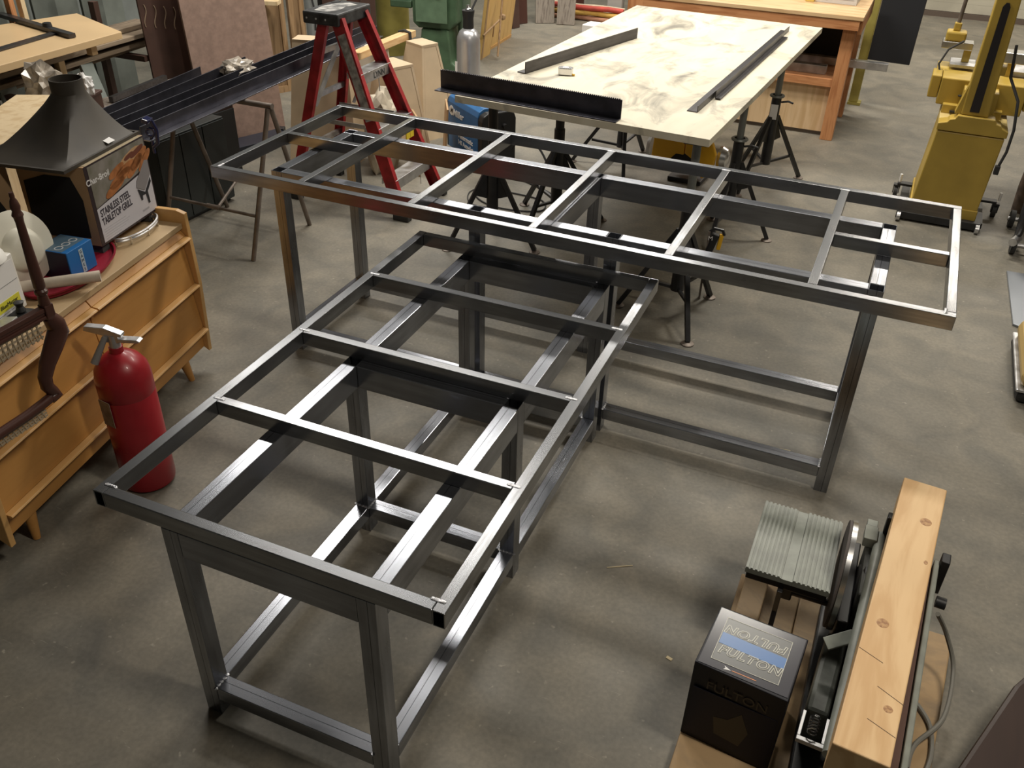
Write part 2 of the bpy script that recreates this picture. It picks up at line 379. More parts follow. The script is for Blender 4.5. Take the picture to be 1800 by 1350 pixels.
A = thing('steel_table_frame', 'raw steel welded desk frame with two bays, lower and nearer, reaching under the other frame', 'table frame', (.846, -1.481, 0), .0122)
W, Lr, H = .919, 1.623, .707; zt = H - TH / 2
for x in (TW / 2, W - TW / 2): tube_part('frame_tube', (x, 0, zt), (x, Lr, zt), TW, TH, A, open0=True, open1=True)
for y in (TW / 2, Lr - TW / 2): tube_part('frame_tube', (TW + .0005, y, zt), (W - TW - .0005, y, zt), TW, TH, A)
for y in (.424, .826, 1.243): tube_part('cross_bar', (TW + .0005, y, zt), (W - TW - .0005, y, zt), TW, TH, A)
for y in (TW, .424, .826, 1.243):
    weld(A, (TW, y, H - .0005), .016, 0); weld(A, (W - TW, y, H - .0005), .016, 0)
xl, xr, hb = .189 + BS / 2, .755 - BS / 2, H - TH - .0005
yp = (BS / 2, .80, 1.6 - BS / 2); hl = .108
for x in (xl, xr):
    for k, y in enumerate(yp): tube_part('leg', (x, y, 0), (x, y, hb), BS, BS, A, open1=True, up=(0, 1, 0), mt=STEEL)
    for (a, b) in ((yp[0], yp[1]), (yp[1], yp[2])):
        tube_part('base_rail', (x, a + BS / 2 + .0005, hb - RH / 2), (x, b - BS / 2 - .0005, hb - RH / 2), BS, RH, A)
        tube_part('lower_rail', (x, a + BS / 2 + .0005, hl - BS / 2), (x, b - BS / 2 - .0005, hl - BS / 2), BS, BS, A)
for y in yp:
    tube_part('base_rail', (xl + BS / 2 + .0005, y, hb - RH / 2), (xr - BS / 2 - .0005, y, hb - RH / 2), BS, RH, A)
    tube_part('lower_rail', (xl + BS / 2 + .0005, y, hl - BS / 2), (xr - BS / 2 - .0005, y, hl - BS / 2), BS, BS, A)
    for x in (xl + BS / 2, xr - BS / 2): weld(A, (x, y, hl - .0005), .03, 1)
for x, s_ in ((xl, 1), (xr, 1)):
    weld(A, (x, BS + .002, hb - .0005), .03, 0); weld(A, (x, yp[1] - BS / 2, hl), .03, 0)

# ------------------------------------------------------------------ steel table frame B (the farther, wide one)
B = thing('steel_table_frame', 'raw steel welded frame of the wide worktable, taller and farther, with seven top openings', 'table frame', (0, 0, 0), 0)
W2, D2, H2 = 2.648, .905, .863; zt = H2 - TH / 2
for y in (TW / 2, D2 - TW / 2): tube_part('frame_tube', (0, y, zt), (W2, y, zt), TW, TH, B, open0=True, open1=True)
for x in (TW / 2, W2 - TW / 2): tube_part('frame_tube', (x, TW + .0005, zt), (x, D2 - TW - .0005, zt), TW, TH, B)
CB = (.394, .856, 1.320, 1.792, 2.2415)
for x in CB:
    tube_part('cross_bar', (x, TW + .0005, zt), (x, D2 - TW - .0005, zt), TW, TH, B)
    weld(B, (x, D2 - TW, H2 - .0005), .016, 0)
tube_part('short_bar', (TW + .0005, .467, zt), (CB[0] - TW / 2 - .0005, .467, zt), TW, TH, B)
tube_part('short_bar', (CB[4] + TW / 2 + .0005, .452, zt), (W2 - TW - .0005, .452, zt), TW, TH, B)
weld(B, (TW, TW, H2 - .0005), .016, 1); weld(B, (W2 - TW, TW, H2 - .0005), .016, 1)
hb2 = H2 - TH - .0005; x0, x1 = .152 + BS / 2, 2.449 - BS / 2; y0, y1 = .166 + BS / 2, .7325 - BS / 2
xm1, xm2, xmb = 1.040, 1.563, 1.320
for (x, y) in ((x0, y0), (x0, y1), (x1, y0), (x1, y1), (xm1, y0), (xm2, y0), (xmb, y1)):
    tube_part('leg', (x, y, 0), (x, y, hb2), BS, BS, B, open1=True, up=(0, 1, 0), mt=STEEL)
h_ = BS / 2 + .0005
for z, nm, rh in ((hb2 - RH / 2, 'base_rail', RH), (hl - BS / 2, 'lower_rail', BS)):
    for (a, b, y) in ((x0, xm1, y0), (xm1, xm2, y0), (xm2, x1, y0), (x0, xmb, y1), (xmb, x1, y1)):
        tube_part(nm, (a + h_, y, z), (b - h_, y, z), BS, rh, B)
    for x in (x0, x1): tube_part(nm, (x, y0 + h_, z), (x, y1 - h_, z), BS, rh, B)
tube_part('base_rail', (xmb, y0 + h_, hb2 - RH / 2), (xmb, y1 - h_, hb2 - RH / 2), BS, RH, B)
weld(B, (x1 - h_, y0, hl), .03, 1); weld(B, (xm2 + h_, y0, hl), .03, 1)

# ------------------------------------------------------------------ plywood sheet on stands
PL = Matrix.Translation((.447, 1.182, 0)) @ Matrix.Rotation(-.0534, 4, 'Z')
ply = obj('plywood_sheet', MB().b2(0, 1.22, 0, 2.44, .860, .892), PLY, M=PL, bevel=.001)
tag(ply, 'large pale dirty plywood sheet laid flat on black stands as a work surface', 'plywood')

def stand(name, label, x, y, top, pole, feet, hub=.36, collar=True, r=.27):
    t = thing(name, label, 'stand', (x, y, 0), 0, 'stands under the plywood sheet')
    obj('pole', MB().cone((0, 0, .30), (0, 0, top - .012), .019 if pole == 'grey' else .024, seg=16), mat('grey_pole', (.20, .21, .20), .45, .5) if pole == 'grey' else BLACKM, t, True)
    obj('head_plate', MB().b2(-.05, .05, -.05, .05, top - .012, top), BLACKM, t, bevel=.002)
    obj('sleeve', MB().cone((0, 0, .14), (0, 0, hub + .20), .032, .029, 16), BLACKM, t, True)
    if collar:
        obj('collar', MB().lathe([(.028, 0), (.042, 0), (.046, .006), (.042, .012), (.028, .012)], (0, 0, hub + .20), 20), mat('grey_pole', (.2, .21, .2), .45, .5), t, True)
        obj('clamp_handle', MB().tube([(.03, 0, hub + .17), (.07, 0, hub + .18), (.1, .01, hub + .17)], .006), BLACKM, t, True)
    for k, (fx, fy) in enumerate(feet):
        d = Vector((fx, fy, 0)); n = d.normalized()
        g = obj('leg', MB().bar(n * .03 + Vector((0, 0, hub + .08)), (fx, fy, .012), .022, .022, .002), BLACKM, t)
        obj('foot_pad', MB().lathe([(0, 0), (.03, 0), (.03, .005), (.014, .012), (0, .012)], (fx, fy, 0), 16), RUST, g, True)
        obj('brace', MB().bar(n * .03 + Vector((0, 0, .15)), n * d.length * .62 + Vector((0, 0, .165)), .014, .014), BLACKM, t)
        obj('gusset', MB().prism([(.02, hub + .10), (.02, hub - .08), (.085, hub - .06)], -.003, .003, Matrix.Rotation(math.atan2(n.y, n.x), 4, 'Z') @ Matrix.Rotation(PI / 2, 4, 'X')), BLACKM, t)
    return t
stand('tripod_stand', 'black tripod stand under the near right corner of the plywood sheet', 1.60, 1.20, .859, 'grey', [(.129, -.235), (.116, .254), (-.271, -.027)])
stand('tripod_stand', 'black tripod stand at the middle of the plywood sheet right edge', 1.618, 2.2, .859, 'grey', [(.229, .066), (-.03, -.29), (-.12, .22)])
sb = stand('tripod_stand', 'black tripod stand with a white sticker at the far right of the plywood sheet', 1.655, 3.12, .859, 'grey', [(.20, .23), (-.195, .30), (-.10, -.26)])
obj('sticker', MB().b2(-.022, .022, -.0345, -.032, .43, .52), WHITEP, sb)
sf = stand('tripod_stand', 'black tripod stand beside the blue welder under the near left corner', .50, 1.5, .859, 'black', [(.235, .04), (-.20, -.14), (-.10, .28)], collar=False)
sd = stand('tripod_stand', 'black tripod stand with an eye bolt under the plywood near edge', .70, 1.93, .859, 'black', [(-.272, .192), (-.08, -.26), (.219, .185)], collar=False)
obj('eye_bolt', MB().tube([(-.02, 0, .76), (-.07, 0, .765)], .004).tube([(-.07 - .022 + .022 * math.cos(a * PI / 6), 0, .765 + .022 * math.sin(a * PI / 6)) for a in range(13)], .003, 6), CHROME, sd, True)
stand('tripod_stand', 'farthest black tripod stand, behind the plywood middle', .74, 3.0, .859, 'black', [(-.32, -.04), (.05, .37), (.09, -.20)])

# things lying on the plywood
def angle_iron(name, label, p, q, a, b, t, mt, M=None, flip=1, z=.8925):
    """L section, flange flat; local x along"""
    Mx, L = frame((*p, z), (*q, z))
    m_ = MB(); m_.b2(0, L, 0, flip * a, 0, t); m_.b2(0, L, 0, flip * t, t, b)
    o = obj(name, m_, mt, M=Mx, bevel=.0008); return tag(o, label, 'angle iron', 'angle irons on the plywood')
angle_iron('angle_iron', 'short dark steel angle lying diagonally at the plywood left side', (.594, 1.676), (.862, 2.700), .052, .058, .005, STEELD, flip=1)
angle_iron('angle_iron', 'lower steel angle of the nested pair along the plywood right side', (1.528, 1.458), (1.625, 3.335), .05, .030, .004, STEELD, flip=1)
angle_iron('angle_iron', 'upper steel angle of the nested pair along the plywood right side', (1.549, 1.70), (1.623, 3.14), .028, .036, .004, STEELD, flip=-1, z=.8975)
o = angle_iron('angle_iron', 'long black wide angle with a toothed top edge across the plywood near edge', (1.250, 1.203), (.335, 1.262), .062, .085, .005, DARKST, flip=1)
mb = MB()
for k in range(92): mb.b2(.01 + k * .0098, .015 + k * .0098, .0, .005, .085, .0885)
tt = obj('tooth_strip', mb, DARKST, o); tt['kind'] = 'stuff'
t = thing('tape_measure', 'small silver tape measure lying near the diagonal angle', 'tape measure', (.775, 1.765, .8925), .25)
obj('case', MB().prism([(-.035, -.02), (.035, -.02), (.038, .01), (.025, .026), (-.022, .03), (-.038, .012)], 0, .036), CHROME, t, bevel=.004)
obj('sticker', MB().lathe([(0, 0), (.016, 0), (.016, .001), (0, .001)], (0, 0, .0362), 16), WHITEP, t)
obj('blade_tip', MB().b2(.036, .048, -.018, -.004, .002, .008), YELB, t)

# ------------------------------------------------------------------ things below / behind the sheet
t = thing('chop_saw', 'yellow and black cut-off machine on the floor under the plywood right side', 'power tool', (1.20, 2.93, 0), -.06)
obj('base', MB().b2(-.11, .11, -.02, .16, 0, .03), BLACKM, t, bevel=.006)
obj('motor_body', MB().cone((-.02, .10, .17), (-.02, -.06, .17), .085, .08, 20), BLACKP, t, True)
obj('left_cover', MB().prism([(-.20, .32), (-.21, .14), (-.12, .13), (-.05, .21), (.0, .21), (.0, .32)], -.02, .02, Matrix.Translation((0, -.08, 0)) @ Matrix.Rotation(PI / 2, 4, 'X')), YELB, t, bevel=.006)
obj('right_cover', MB().prism([(.005, .31), (.005, .22), (.06, .19), (.13, .08), (.19, .12), (.20, .24), (.17, .31)], -.02, .02, Matrix.Translation((0, -.08, 0)) @ Matrix.Rotation(PI / 2, 4, 'X')), YELB, t, bevel=.006)
obj('wheel', MB().cone((-.235, 0, .20), (-.255, 0, .20), .075, seg=24), ALU, t, True)
obj('vent_housing', MB().lathe([(0, 0), (.07, 0), (.075, .02), (.06, .05), (.03, .06), (0, .06)], (.2, 0, .2), 20, ax=(1, 0, 0)), CHROME, t, True)
t = thing('bar_clamp', 'small black and yellow clamp grip hanging below the table frame by the tripod stand', 'clamp', (1.69, 1.43, .30), .2)
obj('grip', MB().box((0, 0, 0), (.035, .03, .10), (0, .25, 0), .008), BLACKP, t)
obj('yellow_trigger', MB().box((.035, 0, .01), (.02, .028, .075), (0, .1, 0), .006), YELB, t)
obj('bar', MB().b2(-.025, -.015, -.01, .01, -.30, .06), RUST, t)
obj('jaw', MB().tube([(-.02, 0, .055), (.0, 0, .075), (.04, 0, .07), (.05, 0, .045)], .008), BLACKM, t, True)
text('lettering', 'M', .03, basis((-.012, -.018, .03), (1, 0, 0), (0, 0, 1)), WHITEP, t)

# welder
t = thing('welding_machine', 'blue welding machine with black front standing beside the stacked plywood', 'welder', (-.06, 2.52, 0), R(-36))
bd = [(-.255, .03), (-.255, .30), (-.235, .335), (.0, .335), (.0, .03)]
def rounded_case(x0_, x1_, wd, h, z0=.03):
    prof = [(0, z0), (0, h - .05), (.012, h - .018), (.045, h), (wd - .045, h), (wd - .012, h - .018), (wd, h - .05), (wd, z0)]
    return MB().prism(prof, x0_, x1_, Matrix(((0, 0, 1, 0), (1, 0, 0, 0), (0, 1, 0, 0), (0, 0, 0, 1))))
obj('casing', rounded_case(-.45, -.03, .25, .385), BLUE, t, bevel=.003)
obj('front_panel', rounded_case(-.03, .03, .25, .37), BLACKP, t, bevel=.008)
obj('rear_panel', rounded_case(-.47, -.45, .25, .37), BLACKP, t, bevel=.004)
obj('logo_badge', MB().lathe([(0, 0), (.032, 0), (.032, .0015), (0, .0015)], (-.395, -.0005, .285), 28, ax=(0, -1, 0)), WHITEP, t)
text('lettering', 'M', .044, basis((-.395, -.0025, .285), (1, 0, 0), (0, 0, 1)), BLACKP, t, bold=.0012, shear=.3)
text('lettering', 'Miller', .062, basis((-.30, -.0012, .278), (1, 0, 0), (0, 0, 1)), WHITEP, t, bold=.001, shear=.2)
text('lettering', 'Millermatic', .046, basis((-.20, -.0012, .145), (1, 0, 0), (0, 0, 1)), WHITEP, t, bold=.001)
text('lettering', '140 Auto-Set', .040, basis((-.20, -.0012, .10), (1, 0, 0), (0, 0, 1)), WHITEP, t, bold=.001)
text('lettering', 'M', .03, basis((.0315, .06, .27), (0, 1, 0), (0, 0, 1)), mat('violet_ink', (.35, .33, .7), .5), t)
obj('knob', MB().cone((.03, .16, .28), (.055, .16, .28), .016, seg=16), BLACKP, t, True)
obj('handle', MB().tube([(-.36, .125, .385), (-.34, .125, .42), (-.16, .125, .42), (-.14, .125, .385)], .011), BLACKP, t, True)
for x in (-.42, -.05):
    for y in (.03, .22): obj('foot', MB().cone((x, y, 0), (x, y, .031), .014, seg=10), RUB, t)
rag = MB(); rag.lathe([(0, .026), (.05, .024), (.085, .012), (.11, .0), (.10, -.004), (0, -.004)], (0, 0, 0), 14)
for v in rag.bm.verts: v.co.z += .008 * math.sin(v.co.x * 60) * math.cos(v.co.y * 47)
for v in rag.bm.verts: v.co.x *= 1.1
tag(obj('crumpled_paper', rag, WHITEP, M=Matrix.Translation((-.06, 2.735, .402)), smooth=True), 'crumpled white paper lying on top of the blue welder', 'paper')
def cable(label, pts, r=.006, mt=None, name='welding_cable', group='cables by the blue welder'):
    P = [Vector(p) for p in pts]; out = []
    for i in range(len(P) - 1):
        a, b, c, d = P[max(i - 1, 0)], P[i], P[i + 1], P[min(i + 2, len(P) - 1)]
        for s in range(6):
            u = s / 6; out.append(.5 * ((2 * b) + (c - a) * u + (2 * a - 5 * b + 4 * c - d) * u * u + (3 * b - a - 3 * c + d) * u ** 3))
    out.append(P[-1])
    return tag(obj(name, MB().tube(out, r, 8), mt or RUB, smooth=True), label, 'cable', group)
cable('black cable arching from the welder front toward the eye-bolt stand', [(.10, 2.66, .12), (.17, 2.66, .20), (.30, 2.64, .17), (.42, 2.58, .05), (.55, 2.50, .007)], .007)
cable('black cable running straight over the floor from the welder to the tripod stand', [(.08, 2.60, .05), (.22, 2.50, .007), (.45, 2.38, .007), (.60, 2.28, .007)], .006)
cable('thin black cable looping on the floor behind the near left tripod stand', [(.02, 2.40, .006), (.10, 2.12, .006), (.30, 2.0, .006), (.55, 2.06, .006), (.50, 2.22, .006), (.25, 2.25, .006)], .0045)
cable('short curled black cable on the floor left of the near left tripod stand', [(.30, 1.98, .006), (.14, 1.98, .006), (.05, 2.15, .006), (.13, 2.30, .006)], .0035)

# ------------------------------------------------------------------ gas cylinder
t = thing('gas_cylinder', 'silver gas cylinder with black valve cap behind the blue welder', 'gas cylinder', (-.68, 3.62, 0))
obj('tank', MB().lathe([(0, 0), (.07, 0), (.085, .01), (.088, .03), (.088, .50), (.084, .55), (.066, .59), (.040, .61), (0, .612)], seg=36), mat('silver_paint', (.55, .55, .57), .33, .75, noise=.12, nscale=8), t, True)
obj('valve_cap', MB().lathe([(.036, .60), (.040, .62), (.038, .68), (.045, .72), (.046, .735), (.030, .735), (0, .73)], seg=20), BLACKP, t, True)
obj('valve', MB().lathe([(0, .72), (.018, .72), (.022, .745), (.014, .755), (.012, .77), (0, .772)], seg=16), CHROME, t, True)
obj('hose', MB().tube([(.02, .02, .74), (.04, .05, .80), (.03, .09, .9), (.0, .12, 1.0)], .008), RUB, t, True)
obj('diamond_label', MB().box((.045, -.0465, .562), (.024, .002, .024), (.75, R(45), R(45))), mat('label_grey', (.12, .13, .12), .6), t)
obj('paper_label', MB().prism([(-.055, -.0), (-.03, -.0), (-.03, .09), (-.055, .09)], 0, .002, Matrix.Translation((-.028, -.083, .29)) @ Matrix.Rotation(R(-22), 4, 'Z') @ Matrix.Rotation(PI / 2, 4, 'X')), WHITEP, t)

# ------------------------------------------------------------------ stepladder
t = thing('stepladder', 'red fibreglass stepladder with aluminium steps and black top cap', 'ladder')
XF0, XF1, XR0, XR1 = -.115, -.515, -.845, -.60
ny0, ny1, fy0, fy1 = 1.585, 1.69, 2.055, 1.95
def channel(p0, p1, w, d, inward, parent, name):
    M_, L_ = frame(p0, p1, (0, 1, 0))
    m_ = MB()
    # web plus two flanges; local z follows world y (inward = +1/-1), local y across
    m_.b2(0, L_, -w / 2, w / 2, -.0025, .0025); m_.b2(0, L_, -w / 2, -w / 2 + .005, .0025 * inward, d * inward); m_.b2(0, L_, w / 2 - .005, w / 2, .0025 * inward, d * inward)
    return obj(name, m_, REDF, parent, M=M_)
def lerp(a, b, k): return a + (b - a) * k
fr = []
for (yb, yt, s) in ((ny0, ny1, 1), (fy0, fy1, -1)):
    c1 = channel((XF0, yb, 0.03), (XF1, yt, 1.03), .075, .028, s, t, 'front_rail')
    obj('foot', MB().box((XF0 + .002, yb + s * .012, .022), (.10, .045, .044), (0, R(0), 0), .006), RUB, t)
    c2 = channel((XR0, yb, 0.03), (XR1, yt, 1.03), .058, .024, s, t, 'rear_rail')
    obj('foot', MB().box((XR0, yb + s * .012, .02), (.085, .042, .04), None, .006), RUB, t)
    k = .52
    obj('spreader', MB().bar((lerp(XF0, XF1, .45), lerp(yb, yt, .45) + s * .035, .48), (lerp(XR0, XR1, .45), lerp(yb, yt, .45) + s * .035, .48), .004, .025), ALU, t)
for z in (.22, .49, .765):
    k = (z - .03) / 1.0; x = lerp(XF0, XF1, k); a, b = lerp(ny0, ny1, k) + .004, lerp(fy0, fy1, k) - .004
    st = obj('step', MB().b2(x - .05, x + .038, a, b, z - .003, z + .003).b2(x + .035, x + .041, a, b, z - .055, z + .003).b2(x - .053, x - .047, a, b, z - .03, z + .003), ALU, t, bevel=.001)
    if z > .7: text('lettering', 'LYNN', .045, basis((x + .0415, (a + b) / 2 + .03, z - .03), (0, 1, 0), (0, 0, 1)), mat('marker_black', (.05, .05, .05), .6), st, bold=.001)
    for yy, s in ((a, 1), (b, -1)):
        if z < .7 and s < 0 or z > .7: obj('step_brace', MB().bar((x - .03, yy + s * .012, z - .16), (x + .01, yy + s * .085, z - .01), .004, .02), ALU, t)
for z in (.3, .6, .85):
    k = (z - .03) / 1.0; x = lerp(XR0, XR1, k); a, b = lerp(ny0, ny1, k), lerp(fy0, fy1, k)
    obj('rear_bar', MB().bar((x, a, z), (x, b, z), .02, .028), ALU, t)
obj('diagonal_brace', MB().bar((-.70, 1.68, .55), (-.61, 1.90, .93), .004, .03), ALU, t)
cp = MB().prism([(-.715, 1.665), (-.49, 1.665), (-.49, 2.0), (-.715, 2.0)], 1.0, 1.065)
capo = obj('top_cap', cp, mat('worn_black_cap', (.05, .052, .055), .5, 0, noise=0, col2=(.012, .012, .013), nscale=18, bump=.2), t, bevel=.008)
obj('paint_splash', MB().prism([(-.66, 1.70), (-.58, 1.69), (-.54, 1.76), (-.56, 1.86), (-.53, 1.93), (-.60, 1.96), (-.66, 1.90), (-.68, 1.80)], 1.0652, 1.0662), mat('cap_scuff', (.40, .39, .37), .7, 0, col2=(.10, .10, .10), nscale=25), capo)
obj('slot', MB().b2(-.70, -.66, 1.92, 1.96, 1.0653, 1.067), BLACKP, capo)
for y in (1.70,):
    for k in range(3): obj('rivet', MB().lathe([(0, 0), (.006, 0), (.004, .003), (0, .003)], (-.69 + k * .06, 1.6645, 1.03), 8, ax=(0, -1, 0)), ALU, capo)
Mr, Lr_ = frame((XF0, ny0, .03), (XF1, ny1, 1.03), (0, 1, 0))
obj('warning_label', MB().b2(Lr_ * .50, Lr_ * .93, -.026, .026, -.0035, -.0026), mat('label_worn', (.48, .47, .45), .6, 0, col2=(.20, .19, .18), nscale=30), t, M=Mr)
obj('maker_label', MB().b2(Lr_ * .06, Lr_ * .18, -.02, .02, -.0035, -.0026), mat('label_red_dark', (.22, .02, .02), .6), t, M=Mr)
for k in range(2): obj('yellow_sticker', MB().b2(-.003, .003, -.02, .02, -.022, .022, mt=Matrix.Translation((lerp(XF0, XF1, .34) + .045, 1.86 + k * .045, .405))), mat('warn_yellow', (.75, .55, .03), .5), t)

# ------------------------------------------------------------------ folding metal sawhorse and the black angle stock
t = thing('folding_sawhorse', 'brown metal folding sawhorse of round tube under the long black angle bars', 'sawhorse', (0, 0, 0))
ht = .742
for (ya, s) in ((.79, -1), (1.30, 1)):
    yt = 1.045 + s * .012
    for (xf, xt) in ((-.545, -.52), (-1.12, -1.10)):
        obj('leg', MB().tube([(xt, yt, ht - .01), (xf, ya, .0)], .0125, 12), RUST, t, True)
    k = .30
    obj('cross_tube', MB().tube([(-1.114, lerp(ya, yt, k), .22), (-.538, lerp(ya, yt, k), .22)], .009, 10), RUST, t, True)
    obj('sleeve', MB().tube([(-.86, lerp(ya, yt, k), .22), (-.78, lerp(ya, yt, k), .22)], .013, 12), RUST, t, True)
obj('top_tube', MB().tube([(-1.14, 1.045, ht), (-.50, 1.045, ht)], .0145, 14), RUST, t, True)
obj('fold_stay', MB().tube([(-.80, .88, .22), (-.95, 1.22, .22)], .008, 8), RUST, t, True)

def stock(label, x, y0_, y1_, z, a=.075, b=.07, skew=-.12, mt=None):
    Mx, L_ = frame((x, y0_, z), (x + skew, y1_, z)); m_ = MB()
    m_.b2(0, L_, -.005, 0, 0, b); m_.b2(0, L_, -a, -.0051, 0, .005) if not mt else None
    o_ = obj('angle_bar', m_, DARKST, M=Mx, bevel=.001)
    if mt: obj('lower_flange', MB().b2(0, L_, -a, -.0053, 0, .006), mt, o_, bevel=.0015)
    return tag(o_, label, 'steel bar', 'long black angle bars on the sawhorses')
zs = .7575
stock('nearest of the long black angle bars, its flange edge painted with lamp glint, toward the frame', -.665, .33, 2.52, zs, .045, .062, mt=DARKST_LIT)
stock('second black angle bar from the front of the stack, behind the nearest', -.735, .30, 2.50, zs, .06, .066)
stock('middle black angle bar of the stack, running back behind the ladder', -.810, .28, 2.48, zs, .065, .068)
stock('second black angle bar from the wall side, ending beside the crumpled bag', -.885, .26, 1.50, zs, .065, .068)
stock('farthest and shortest black angle bar, toward the brown panels', -.96, .25, 1.22, zs, .065, .068)
t = thing('spring_clamp', 'dark blue glossy clamp gripping the near end of the black angle bars', 'clamp', (-.628, .345, .80), .3)
CL = mat('dark_blue_gloss', (.015, .018, .06), .18)
obj('upper_jaw', MB().box((0, 0, .05), (.03, .05, .018), (0, .3, 0), .005), CL, t)
obj('frame_bar', MB().tube([(.02, 0, .05), (.035, 0, .01), (.03, 0, -.05), (.005, 0, -.07)], .009, 10), CL, t, True)
obj('screw_handle', MB().tube([(.0, .01, -.02), (.0, .01, -.10)], .007, 10), CL, t, True)
obj('grip_ring', MB().tube([(.012 + .018 * math.cos(a * PI / 6), -.01, .018 * math.sin(a * PI / 6)) for a in range(13)], .006, 8), CL, t, True)
def crumple(name, label, cat, c, r, mt, sc=(1, 1, 1), n=2, amp=.28, seed=1, group=None):
    bm = bmesh.new(); bmesh.ops.create_icosphere(bm, subdivisions=n + 1, radius=r); rnd = random.Random(seed)
    for v in bm.verts:
        d = v.co.normalized(); k = 1 + amp * math.sin(d.x * 7 + seed) * math.cos(d.y * 6 - seed) + amp * .5 * math.sin(d.z * 15 + d.x * 9) + rnd.uniform(-.08, .08)
        v.co = Vector((v.co.x * k * sc[0], v.co.y * k * sc[1], max(v.co.z * k * sc[2], -r * sc[2] * .8)))
    return tag(obj(name, bm, mt, M=Matrix.Translation((c[0], c[1], c[2] + r * sc[2] * .8))), label, cat, group)
BAG = mat('clear_plastic_bag', (.42, .37, .31), .25, 0, noise=.5, nscale=14, spec=.8)
crumple('crumpled_bag', 'crumpled plastic bag tucked on the black angle bars', 'bag', (-.93, 1.33, .765), .075, BAG, (1.0, 1.2, .7), seed=3)

# plywood sawhorses (flared boxes) and lumber behind the ladder
def flared(name, label, cx, cy, rz, wt, wb, dt, db, h, z0=0, mt=None, group='flared plywood sawhorses behind the ladder'):
    t_ = thing(name, label, 'sawhorse', (cx, cy, z0), rz, group)
    for s in (-1, 1):
        v = [(-wb / 2, s * db / 2, 0), (wb / 2, s * db / 2, 0), (wt / 2, s * dt / 2, h), (-wt / 2, s * dt / 2, h)]
        m_ = MB(); vv = [Vector(q) for q in v] + [Vector(q) - Vector((0, s * .018, 0)) for q in v]
        m_._add([tuple(q) for q in vv], [(0, 1, 2, 3), (7, 6, 5, 4), (0, 4, 5, 1), (1, 5, 6, 2), (2, 6, 7, 3), (3, 7, 4, 0)])
        obj('side_panel', m_, mt or BIRCH, t_)
        v = [(s * (wb / 2 - .002), -db / 2 + .02, 0), (s * (wb / 2 - .002), db / 2 - .02, 0), (s * (wt / 2 - .002), dt / 2 - .02, h), (s * (wt / 2 - .002), -dt / 2 + .02, h)]
        m_ = MB(); vv = [Vector(q) for q in v] + [Vector(q) - Vector((s * .018, 0, 0)) for q in v]
        m_._add([tuple(q) for q in vv], [(0, 1, 2, 3), (7, 6, 5, 4), (0, 4, 5, 1), (1, 5, 6, 2), (2, 6, 7, 3), (3, 7, 4, 0)])
        obj('end_panel', m_, mt or BIRCH, t_)
    obj('top', MB().b2(-wt / 2, wt / 2, -dt / 2, dt / 2, h, h + .018), mt or BIRCH, t_, bevel=.001)
    return t_
f1 = flared('plywood_sawhorse', 'nearer flared plywood box sawhorse with a white label, beside the welder', -.74, 2.63, R(-24), .22, .35, .16, .32, .56, mt=TANM)
obj('white_label', MB().b2(.06, .09, -.002, 0, .0, .04, mt=Matrix.Translation((.0, -.112, .30)) @ Matrix.Rotation(R(-9), 4, 'X')), WHITEP, f1)
f2 = flared('plywood_sawhorse', 'farther flared plywood box sawhorse behind the nearer one', -.76, 3.06, R(-24), .18, .40, .14, .32, .60, mt=TANM)
obj('white_label', MB().b2(.06, .09, -.002, 0, .0, .04, mt=Matrix.Translation((.03, -.112, .30)) @ Matrix.Rotation(R(-9), 4, 'X')), WHITEP, f2)
flared('plywood_sawhorse', 'left flared plywood sawhorse holding the far ends of the black angle bars', -1.06, 2.31, R(16), .34, .46, .12, .34, .736, mt=TANM)
flared('plywood_sawhorse', 'pale long plywood sawhorse behind the ladder, holding the white box', -1.20, 2.80, R(3), .56, .60, .14, .30, .585, mt=mat('pale_primed', (.62, .57, .48), .6))
for k, (x, y, h, rz, ln, lab) in enumerate([(-.44, 2.36, .34, R(40), .30, 'brown cardboard panel leaning against the nearer plywood sawhorse'), (-.36, 2.62, .36, R(30), .24, 'tall brown cardboard panel standing behind the blue welder left end')]):
    tag(obj('cardboard_sheet', MB().box((0, 0, h / 2), (ln, .012, h), (R(-4), 0, 0)), CARD, M=Matrix.Translation((x, y, .002)) @ Matrix.Rotation(rz - PI / 2, 4, 'Z')), lab, 'cardboard', 'cardboard panels by the welder')
bm_ = MB().bar((-.93, 2.47, .6265), (-.93, 3.22, .6265), .07, .045, .004)
tag(obj('wooden_beam', bm_, PINE), 'light pine beam lying across the flared plywood sawhorses with a black strap', 'beam')
t = tag(obj('strap', MB().tube([(-.975, 3.12, .58), (-.970, 3.12, .652), (-.93, 3.12, .662), (-.885, 3.12, .652), (-.875, 3.11, .56), (-.88, 3.10, .44)], .010, 8), RUB, smooth=True), 'black rubber strap hanging over the pine beam end', 'strap')
crumple('paper_bag', 'dusty cream bag slumped between the ladder and the plywood sawhorse', 'bag', (-.62, 2.26, 0), .13, mat('cream_bag', (.50, .44, .34), .7, 0, noise=.3, nscale=9), (.8, 1.2, 2.2), seed=5, amp=.12)
tag(obj('box_of_papers', MB().b2(-.10, .10, -.13, .13, 0, .05), WHITEP, M=Matrix.Translation((-1.18, 2.82, .6035)) @ Matrix.Rotation(.5, 4, 'Z'), bevel=.003), 'flat white box lying on the pale sawhorse behind the ladder', 'box')

